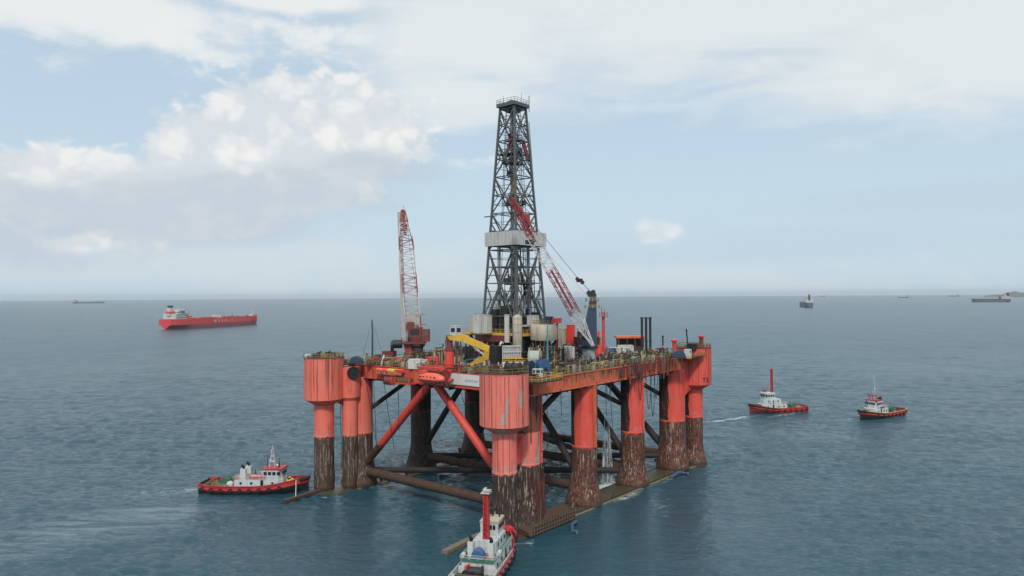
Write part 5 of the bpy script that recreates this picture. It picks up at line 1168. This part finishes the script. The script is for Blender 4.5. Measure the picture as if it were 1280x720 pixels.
    mb.box((ax+1,0,zc+.3),(2.2,3.2,.5)); mb.build('towing_winch',M['green' if deckm!='green' else 'dark'],t)
    MB().bar((ax-2.2,-2.6,zc),(ax-2.2,-2.6,zc+1.5),.3).bar((ax-2.2,2.6,zc),(ax-2.2,2.6,zc+1.5),.3).beam((ax-2.2,-2.6,zc+1.5),(ax-2.2,2.6,zc+1.5),.3,.3).build('tow_bow',M['brown'],t,flat=True)
    fz=sh(.86)
    MB().cyl((L*.33,-.9,fz+.8),(L*.33,.9,fz+.8),.6,.6,12).box((L*.33,0,fz+.2),(1.6,2.4,.4)).cyl((L*.41,-.5,fz+.2),(L*.41,-.5,fz+1.3),.2,.2,8).cyl((L*.41,.5,fz+.2),(L*.41,.5,fz+1.3),.2,.2,8).build('anchor_windlass',M['dark'],t)
    return t,zc,z
# tug nudging the far-left column foot
tugA,zc,z=make_tug('red and black tug lying bow-on to the grey-footed corner column, orange heap at its bow','tug',0) if False else make_tug('red-belted black tug with a white house and red bridge roof, pushing at the grey-footed column',(-68.2,191.6,0),R(-2.5),L=28.2,B=8.6,low=('tugblack','tugblack'),up=('tugred','tugred'),deckm='brown',tier=(1.6,12.8,5.6,2.1),bridge=(5.1,5.0,4.4,2.7),mast='lattice',mh=5.6,tyres=9,band='tugred')
def on_boat(boat,x,y,z): m=Matrix.Translation(boat.location)@Matrix.Rotation(boat.rotation_euler.z,4,'Z'); return m@Vector((x,y,z))
t=thing('mooring_buoy','orange-yellow bundle of buoys heaped on the foredeck of the red-belted tug','buoys',on_boat(tugA,9.7,-1.2,2.1),0)
mb=MB()
for k in range(16): mb.ball((rnd.uniform(-1.1,1.1),rnd.uniform(-.9,.9),.45+rnd.uniform(0,1.3)*(.4+.6*rnd.random())),rnd.uniform(.35,.6),8)
mb.build('bundle',M['yellow'],t)
t=thing('rescue_boat','small orange rescue boat on the house top of the red-belted tug','boat',on_boat(tugA,.6,-1.7,3.75),R(-2.5))
MB().loft([[(x,-w,.75),(x,-w*.75,.1),(x,0,-.05),(x,w*.75,.1),(x,w,.75)] for x,w in ((-1.8,.6),(-1,.8),(.6,.8),(1.4,.5),(1.9,.08))]).build('hull',M['orange'],t); MB().box((0,0,.6),(2.6,1.0,.1)).build('seat',M['white'],t,flat=True); MB().bar((-.9,0,-.3),(-.9,0,.1),.5).bar((.9,0,-.3),(.9,0,.1),.5).build('cradle',M['grey'],t,flat=True)
for k,(x,y,mt,sz,lb) in enumerate(((-8.6,-1.6,'wood',(3.2,2.,1.1),'stacked brown timber on the stern deck of the red-belted tug'),(-6.2,-1.8,'white',(2.0,1.6,1.5),'pale covered bundle behind the house of the red-belted tug'),(-5.0,.8,'green',(1.5,1.5,1.6),'green machine near the house of the red-belted tug'),(-11.2,.6,'olive',(1.6,2.2,1.0),'olive heap of rope at the very stern of the red-belted tug'))):
    t=thing('deck_cargo',lb,'cargo',on_boat(tugA,x,y,1.45),R(rnd.uniform(-15,15)))
    mb=MB()
    if mt=='wood':
        for q in range(6): mb.box((rnd.uniform(-.2,.2),-.8+.32*q,.2+.2*(q%3)),(sz[0],.28,.4))
    elif mt=='olive': mb.tube([(.8*math.cos(q*.7)*(1-.012*q),1.0*math.sin(q*.7)*(1-.012*q),.15+.022*q) for q in range(40)],.17,6)
    else: mb.loft([[(sz[0]/2*math.cos(a)*k,sz[1]/2*math.sin(a)*k,zz) for a in [2*PI*i/12 for i in range(12)]] for k,zz in ((1,0),(1.05,sz[2]*.4),(.85,sz[2]*.8),(.4,sz[2]))][::-1],closed=True)
    mb.build('load',M[mt],t)
rp0=on_boat(tugA,11.5,-2.2,3.4); 
rr=MB().tube(sag(rp0,wor(-54.,29.9,.7),.4,6),.11,6).build('mooring_rope',M['rope']); tag(rr,'pale rope from the red-belted tug down to the brown spar','rope')
# near tug, seen from astern, its tall red monitor mast in front of the near column
p0=on(597,728,1.8); tugB,zc,z=make_tug('white-housed tug in the foreground with a green deck and thick red mast, seen from astern',(-5.0,135.3,0),R(76),L=27.,B=7.8,low=('tugblack','tugblack'),up=('tugblack','tugblack'),deckm='green',tier=(.8,13.5,6.4,2.3),tier2=(2.2,8.2,4.6,2.2),bridge=(3.8,4.2,3.4,2.6),roof='beige',mast=(-.3,5.2),mh=9.3,tyres=9,trim='tugred',bow='tugred',band='tugred',funnels=True)
zcB=zc
t=thing('winch_cover','blue covered winch on the after house top of the foreground tug','winch',on_boat(tugB,-4.6,.3,3.9),R(76)); MB().loft([[(x,1.15*math.cos(PI*i/10)*k,1.35*math.sin(PI*i/10)*k+.3) for i in range(11)] for x,k in ((-.9,.9),(-.7,1),(.7,1),(.9,.9))]).build('cover',M['blue'],t); MB().box((0,0,.15),(2.,2.4,.3)).build('base',M['grey'],t,flat=True)
MB().box((.5,0,zcB+2.36),(13.6,6.2,.08)).build('boat_deck',M['green'],tugB,flat=True)
MB().tube([(13.2,-1.8,3.5),(13.9,-.5,3.8),(13.9,.8,3.8),(13.2,2.2,3.5)],.45,10).tube([(12.,-2.7,3.0),(13.4,-1.7,3.4)],.3,10).build('bow_pudding',M['tugred'],tugB)
for x in (-6.1,-9.6): MB().box((x,0,2.1 if x>-8 else 1.9),(.18,7.2 if x>-8 else 7.6,1.25)).build('breakwater',M['white2'],tugB,flat=True)
for s in (-1,1): MB().box((-3.2,s*3.85,2.0),(15.5,.14,1.3)).build('side_bulwark',M['white2'],tugB,flat=True)
for k,(x,y,lb) in enumerate(((-8.2,1.6,'black tyre nearest the blue cover on the foreground tug afterdeck'),(-8.4,.2,'black tyre between two others on the foreground tug afterdeck'),(-8.2,-1.2,'black tyre next to the starboard bulwark of the foreground tug'))):
    t=thing('spare_tyre',lb,'tyre',on_boat(tugB,x,y,1.45),R(76+rnd.uniform(-9,9))); mb=MB()
    for q in range(14): a,b=2*PI*q/14,2*PI*(q+1)/14; mb.cyl((0,.5*math.cos(a),.7+.5*math.sin(a)),(0,.5*math.cos(b),.7+.5*math.sin(b)),.2,.2,6)
    mb.build('tread',M['black'],t); MB().cyl((-.08,0,.7),(.08,0,.7),.2,.2,10).build('hub',M['dark'],t)
t=thing('hose_coil','small orange coil between the tyres and the blue cover on the foreground tug','hose',on_boat(tugB,-7.2,1.5,2.6),0); MB().tube([(.5*math.cos(q*.8),.5*math.sin(q*.8),.05+.03*q) for q in range(26)],.12,6).build('coil',M['orange'],t); MB().cyl((0,0,-1.1),(0,0,.0),.6,.6,12).build('drum',M['tugred'],t)
for k,(x,y,lb) in enumerate(((4.5,3.9,'white raft canister by the mast on the port side of the foreground tug'),(-2.6,-3.9,'white raft canister on the starboard side of the foreground tug'),(-5.2,3.9,'white raft canister at the after end of the foreground tug house'))):
    t=thing('liferaft_canister',lb,'canister',on_boat(tugB,x,y*.78,3.8),R(76)); MB().cyl((-.6,0,.5),(.6,0,.5),.42,.42,12).build('body',M['white2'],t); MB().box((-.35,0,.1),(.15,.8,.4)).box((.35,0,.1),(.15,.8,.4)).build('cradle',M['grey'],t,flat=True)
# two tugs standing off on the right
pc=on(974,516.5,0); tugC,zc,z=make_tug('red-hulled tug with a tall thin red mast and black bow, trailing a wash line',(pc.x,pc.y+4.2,0),R(193),L=26.5,B=8.6,low=('tugred','tugunder'),up=('tugred','tugblack'),deckm='olive',tier=(2.6,11.5,6.0,2.3),tier2=(3.4,7.8,5.0,2.2),bridge=(4.6,4.6,4.2,2.6),roof='white2',mast='red2',mh=12.0,tyres=8,trim='tugred',funnels=False,band='tugred')
pc=on(1101,522,0); tugD,zc,z=make_tug('tug with red stern, yellow-edged black bow and small white bridge, heading towards the rig',(pc.x+.5,pc.y+3.4,0),R(214),L=29.,B=9.2,low=('tugunder','tugblack'),up=('tugred','tugblack'),deckm='dark',tier=(3.0,9.4,6.0,2.6),bridge=(4.0,4.6,5.0,3.4),roof='tugred',mast='whip',mh=9.6,tyres=8,trim='yellow',funnels=False,band='tugred')

# ================================================================== SHIPS FAR OFF
def make_ship(name,label,cat,loc,rz,L,B,D,hull,low,house=(-.39,.11,.8,13),funnel='dark',extras=True,wl=.4,group=None):
    t=thing(name,label,cat,loc,rz,group); N=20; secs=[]
    for i in range(N+1):
        f=i/N; b=B/2*(1-max(0,(f-.86)/.14)**2.2*.97)*(1 if f>.12 else .72+.28*(f/.12)**.6); w=B/2*(1-max(0,(f-.84)/.15)**2.*.99 if f<.99 else .02)*(1 if f>.2 else .05+.95*(f/.2)**.6); w=max(w,.05)
        x=(f-.5)*L; z=D+ (1.6 if f>.9 else 0)*((f-.9)/.1 if f>.9 else 0)
        q=[(x,w*.98,-3),(x,w,0.),(x,w+(b-w)*.75,D*wl),(x,b,D*wl+.02),(x,b,z)]
        secs.append(q[::-1]+[(a,-c,d) for a,c,d in q])
    MB().loft(secs,ms=[0,0,1,1,1,1,1,0,0]).build('hull',[M[hull],M[low]],t,ang=50)
    MB().loft([[( (i/N-.5)*L,B/2*(1-max(0,(i/N-.86)/.14)**2.2*.97)*.985*(1 if i/N>.12 else .72+.28*(i/N/.12)**.6)*s,D-.5) for s in (1,-1)] for i in range(N)],caps=False).build('deck',M['maroon' if hull=='tanker' else 'brown'],t,flat=True)
    hx,hl,hw_,hh=house; x=hx*L
    hs=MB().box((x,0,D+hh*.3),(hl*L,hw_*B,hh*.6)).box((x+hl*L*.12,0,D+hh*.78),(hl*L*.6,hw_*B*.7,hh*.4)).box((x+hl*L*.2,0,D+hh*1.02),(hl*L*.35,B*.98,hh*.1)).build('deckhouse',M['white2'],t,flat=True)
    mb=MB()
    for q in range(4): mb.box((x+hl*L*.12,0,D+hh*(.15+.2*q)),(hl*L*1.005*(.6 if q>2 else 1),hw_*B*1.005*(.7 if q>2 else 1),.8))
    mb.build('window',M['glass'],hs,flat=True)
    fx=x-hl*L*.42; fn=MB().box((fx,0,D+hh*.85),(hl*L*.3,B*.2,hh*.9)).build('funnel',M[funnel],t,flat=True)
    MB().box((fx,0,D+hh*1.42),(hl*L*.24,B*.16,hh*.26)).build('funnel_top',M['navy'],fn,flat=True)
    MB().box((x+hl*L*.2,0,D+hh*1.3),(.9,.9,hh*.6)).box((x+hl*L*.2,0,D+hh*1.35),(.5,B*.2,.5)).build('mast',M['white'],t,flat=True)
    return t
s0=Vector((-567,1176)); s1=Vector((-498,1402)); sc_=(s0+s1)/2; sd_=s1-s0; rz=math.atan2(sd_.y,sd_.x); LT=sd_.length
tk=make_ship('tanker','long bright red tanker with white lettering and a white house aft','tanker',(sc_.x,sc_.y,0),rz,LT,34,16.5,'tanker','tankerlow',house=(-.40,.12,.74,14.5),funnel='white2',wl=.42)
MB().box((-.45*LT,0,16.5+11.),(9.5,8,3.4)).build('funnel_band',M['redbright'],tk,flat=True)
MB().box((0,0,16.6),(LT*.66,2.4,1.6)).build('pipe_deck',M['redbright'],tk,flat=True)
for x in (.02,.05): MB().bar((x*LT,-6,15),(x*LT,-6,24.5),1.4).beam((x*LT,-6,23.5),(x*LT-10,-6,24),1.2,1.2).build('hose_crane',M['white'],tk,flat=True)
MB().box((.035*LT,0,18),(9,20,5)).build('manifold',M['white'],tk,flat=True)
for x in (.2,.28): MB().bar((x*LT,0,15),(x*LT,0,22),.8).box((x*LT,-8,16.6),(12,3,2.4)).build('deck_vent',M['white' if x>.25 else 'maroon'],tk,flat=True)
MB().bar((.455*LT,0,15),(.455*LT,0,27),1.0).box((.44*LT,0,17.5),(6,8,4)).build('foremast',M['white'],tk,flat=True)
for q in range(9): MB().box((-.26*LT+q*.07*LT,-15.5,16.4),(6,1.6,1.6)).build('mooring_fitting',M['white' if q%3==0 else 'maroon'],tk,flat=True)
for sgn in (-1,1): MB().box((-.33*LT,sgn*14.6,20),(8,2.6,3)).build('lifeboat_station',M['orange'],tk,flat=True)
for k,ch in enumerate('MSEA-I'):
    text(ch,6.8,M['white2'],tk,(-19+k*9.0,-17.12,8.9),(PI/2,0,0),.12)
def far_ship(px,py,pw,label,hull,low,rz,L=None,B=32,D=14,house=(-.38,.13,.8,20),name='cargo_ship',cat='ship',wl=.3):
    p=on(px,py,0); L=L or pw/900*p.y; return make_ship(name,label,cat,(p.x,p.y,0),rz,L,B,D,hull,low,house=house,wl=wl)
far_ship(1007.5,384,21,'dark-hulled ship seen end-on with a white superstructure, beyond the tugs','shipblue','shipblue',R(77),L=170,B=30,D=19,house=(-.34,.16,.85,20))
far_ship(1238,377.6,49,'long brown-hulled ship with white and blue accommodation aft near the distant land','shipbrown','shipbrown',R(176),L=205,B=32,D=19,house=(-.36,.22,.8,22))
far_ship(111,379.2,42,'long low dark ship on the horizon at the open-sea end','shipblue','shipblue',R(2),L=330,B=48,D=17,house=(-.42,.07,.7,18))
far_ship(1129,372.6,12,'small dark ship on the horizon, just left of the brown-hulled one','shipblue','shipblue',R(170),L=115,B=22,D=13)
far_ship(1192,370.8,14,'tiny faint ship on the horizon close to the distant land','shipbrown','shipbrown',R(185),L=170,B=26,D=14)
far_ship(1028,371.2,6,'tiny pale ship on the horizon beyond the end-on dark ship','shipblue','shipblue',R(120),L=110,B=22,D=12)

# ================================================================== SKY, AIR, SUN, CAMERA
SUN_EL,SUN_AZ=R(46),R(180)
W=bpy.data.worlds.new('World'); S.world=W; W.use_nodes=True
t=NT(W.node_tree); bg=[x for x in t.n if x.type=='BACKGROUND'][0]
sky=t.new('ShaderNodeTexSky'); sky.sky_type='NISHITA'; sky.sun_disc=False; sky.sun_elevation=SUN_EL; sky.sun_rotation=SUN_AZ; sky.air_density=1.0; sky.dust_density=2.0; sky.ozone_density=1.2
g=t.new('ShaderNodeTexCoord').outputs['Generated']; sp=t.new('ShaderNodeSeparateXYZ'); t.link(g,sp.inputs[0])
az=t.math('ARCTAN2',sp.outputs[0],sp.outputs[1]); el=t.math('ARCSINE',sp.outputs[2])
cb=t.new('ShaderNodeCombineXYZ'); t.link(az,cb.inputs[0]); t.link(el,cb.inputs[1]); ae=cb.outputs[0]
def cloud_noise(sx,sy,detail,rough,dist=0.,off=(0,0,0)): return t.noise(t.mapping(ae,(sx,sy,1),off),1.,detail,rough,dist)
def field(blobs):
    F=None
    for px,py,rx,ry in blobs:
        a=math.atan((px-640)/900); e=math.atan((yh(px)-py)/900*math.cos(a))
        dx=t.math('MULTIPLY',t.math('SUBTRACT',az,a),900/rx); dy=t.math('MULTIPLY',t.math('SUBTRACT',el,e),900/ry)
        r=t.math('SQRT',t.math('ADD',t.math('MULTIPLY',dx,dx),t.math('MULTIPLY',dy,dy))); q=t.math('SUBTRACT',1.,r)
        F=q if F is None else t.math('SMOOTH_MAX',F,q,c=.25)
    return F
K=10.0
nz=cloud_noise(26,38,7,.58,.3); nf=cloud_noise(70,100,6,.6,.2); ns=cloud_noise(5,22,6,.58,.6,(3,7,0)); nl=cloud_noise(9,24,5,.55,.3,(1,4,0))
def plus(f,*ns):
    for n_,k in ns: f=t.math('ADD',f,t.math('MULTIPLY',t.math('SUBTRACT',n_,.5),k))
    return f
def window(blobs,lo=0.,hi=.55): return t.ramp(field(blobs),lo,hi)
# billows: warped cells at two scales
wv=t.new('ShaderNodeVectorMath',operation='MULTIPLY_ADD'); nv=t.new('ShaderNodeTexNoise'); t.link(t.mapping(ae,(14,20,1)),nv.inputs['Vector']); nv.inputs['Scale'].default_value=1; nv.inputs['Detail'].default_value=4
t.link(nv.outputs['Color'],wv.inputs[0]); wv.inputs[1].default_value=(.06,.045,0); t.link(ae,wv.inputs[2])
def cells(sx,sy):
    v=t.new('ShaderNodeTexVoronoi'); v.feature='SMOOTH_F1'; t.link(t.mapping(wv.outputs[0],(sx,sy,1)),v.inputs['Vector']); v.inputs['Scale'].default_value=1; v.inputs['Smoothness'].default_value=.35; return v.outputs['Distance']
b1,b2=cells(26,33),cells(70,86)
bil=t.math('SUBTRACT',1.,t.math('ADD',t.math('MULTIPLY',b1,.72),t.math('MULTIPLY',b2,.3)))
veil=t.ramp(plus(field([(930,-20,580,116),(610,40,200,84),(1270,40,330,84),(560,115,110,44)]),(ns,1.3),(nl,.5),(nz,.3)),-.3,.6)
top=t.ramp(plus(field([(40,-10,290,46),(345,-4,110,20)]),(nl,1.1),(nz,.5)),-.05,.5)
scraps=t.math('MULTIPLY',window([(395,48,110,36),(465,66,90,26),(18,60,80,26),(262,80,90,22),(430,90,60,16),(592,199,50,14),(215,38,50,26)],0,.7),t.ramp(plus(nl,(nz,.7),(nf,.25)),.42,.72))
cum=plus(field([(350,150,80,48),(285,190,85,50),(420,150,100,50),(250,205,60,40),(65,226,85,34),(170,250,140,44),(330,222,130,40),(440,180,90,36)]),(bil,.6),(nz,.85),(nf,.4),(nl,.4))
puff=plus(field([(447,160,34,28),(418,172,44,22),(506,150,24,32),(492,160,30,22),(524,191,24,15),(102,304,44,15),(824,288,36,20),(60,214,44,24),(300,200,50,20)]),(bil,.5),(nz,.95),(nf,.5),(nl,.3))
cm=t.ramp(cum,-.24,.12); pm=t.ramp(puff,-.05,.62)
grey=t.ramp(plus(field([(345,240,150,36),(150,265,240,46),(20,275,150,56),(470,210,80,26),(260,258,170,36),(330,232,110,26)]),(nl,.9),(nz,.4),(bil,.4)),-.2,.55)
low=t.ramp(plus(field([(230,328,340,36),(545,322,80,30),(410,318,90,30),(640,352,700,26),(60,330,170,36)]),(nl,1.0),(bil,.8)),-.25,.8)
bnd=t.ramp(plus(field([(1000,300,340,26),(760,325,200,18),(1200,250,260,24),(300,298,130,14)]),(ns,1.4)),-.2,.8)
c=sky.outputs[0]
# thin high milkiness over the whole sky; extra overhead brightness added last
c=t.mix(.72,c,(.575*K,.72*K,.825*K))
c=t.mix(t.math('MULTIPLY',t.ramp(el,.28,-.01),.75),c,(.535*K,.675*K,.765*K))
c=t.mix(t.math('MULTIPLY',bnd,.35),c,(.48*K,.59*K,.70*K))
c=t.mix(t.math('MULTIPLY',low,.5),c,(.66*K,.70*K,.725*K))
c=t.mix(t.math('MULTIPLY',veil,.85),c,(.755*K,.785*K,.79*K))
c=t.mix(t.math('MULTIPLY',top,.9),c,(.80*K,.815*K,.815*K))
c=t.mix(t.math('MULTIPLY',scraps,.75),c,(.79*K,.81*K,.815*K))
body=t.mix(t.ramp(plus(bil,(nz,.5)),.35,.75),(.66*K,.70*K,.735*K,1),(.82*K,.825*K,.815*K))
c=t.mix(t.math('MULTIPLY',cm,.93),c,body)
c=t.mix(t.math('MULTIPLY',grey,.74),c,(.50*K,.575*K,.655*K))
c=t.mix(t.math('MULTIPLY',pm,.55),c,t.mix(t.ramp(bil,.35,.7),(.72*K,.745*K,.76*K,1),(.86*K,.855*K,.84*K)))
c=t.mix(t.ramp(el,.45,.85,0,.75),c,(1.06*K,1.10*K,1.10*K))  # brighter unseen sky added overhead to lift water reflections and rig tops
t.link(c,bg.inputs[0]); bg.inputs[1].default_value=.1
# haze
hb_=MB().box((0,0,60),(57500,57500,136)).build('haze',None,flat=True) if False else None
mb=MB().box((0,0,59),(57500,57500,134)); m=bpy.data.materials.new('haze_air'); m.use_nodes=True; q=NT(m.node_tree)
for x in list(q.n):
    if x.type=='BSDF_PRINCIPLED': q.n.remove(x)
pv=q.new('ShaderNodeVolumePrincipled'); pv.inputs['Color'].default_value=(.80,.87,.93,1); pv.inputs['Density'].default_value=4.5e-5; pv.inputs['Anisotropy'].default_value=.2
out=[x for x in q.n if x.type=='OUTPUT_MATERIAL'][0]; q.link(pv.outputs[0],out.inputs['Volume'])
hz=mb.build('haze',m,flat=True); tag(hz,kind='stuff')
# sun
ld=bpy.data.lights.new('Sun','SUN'); ld.energy=2.3; ld.angle=R(6); ld.color=(1,.955,.89)
lo=bpy.data.objects.new('Sun',ld); COL.objects.link(lo)
sv=Vector((math.sin(SUN_AZ)*math.cos(SUN_EL),math.cos(SUN_AZ)*math.cos(SUN_EL),math.sin(SUN_EL))); lo.rotation_euler=(-sv).to_track_quat('-Z','Y').to_euler(); lo.location=(0,0,300)
# camera
cd=bpy.data.cameras.new('Camera'); cam=bpy.data.objects.new('Camera',cd); COL.objects.link(cam); S.camera=cam
cd.sensor_width=36; cd.lens=900/1280*36; cd.clip_start=1; cd.clip_end=90000
pitch=math.atan(10/900); roll=math.atan(8/1280)
cam.matrix_world=Matrix.Translation((0,0,H))@Matrix.Rotation(PI/2+pitch,4,'X')@Matrix.Rotation(-roll,4,'Z')
S.render.engine='CYCLES'; S.view_settings.view_transform='Standard'; S.view_settings.look='None'; S.view_settings.exposure=.09; S.view_settings.gamma=1
S.cycles.use_denoising=True; S.cycles.max_bounces=6; S.cycles.diffuse_bounces=3; S.cycles.glossy_bounces=3; S.cycles.transparent_max_bounces=8; S.cycles.volume_bounces=0
S.render.resolution_x=1024; S.render.resolution_y=576
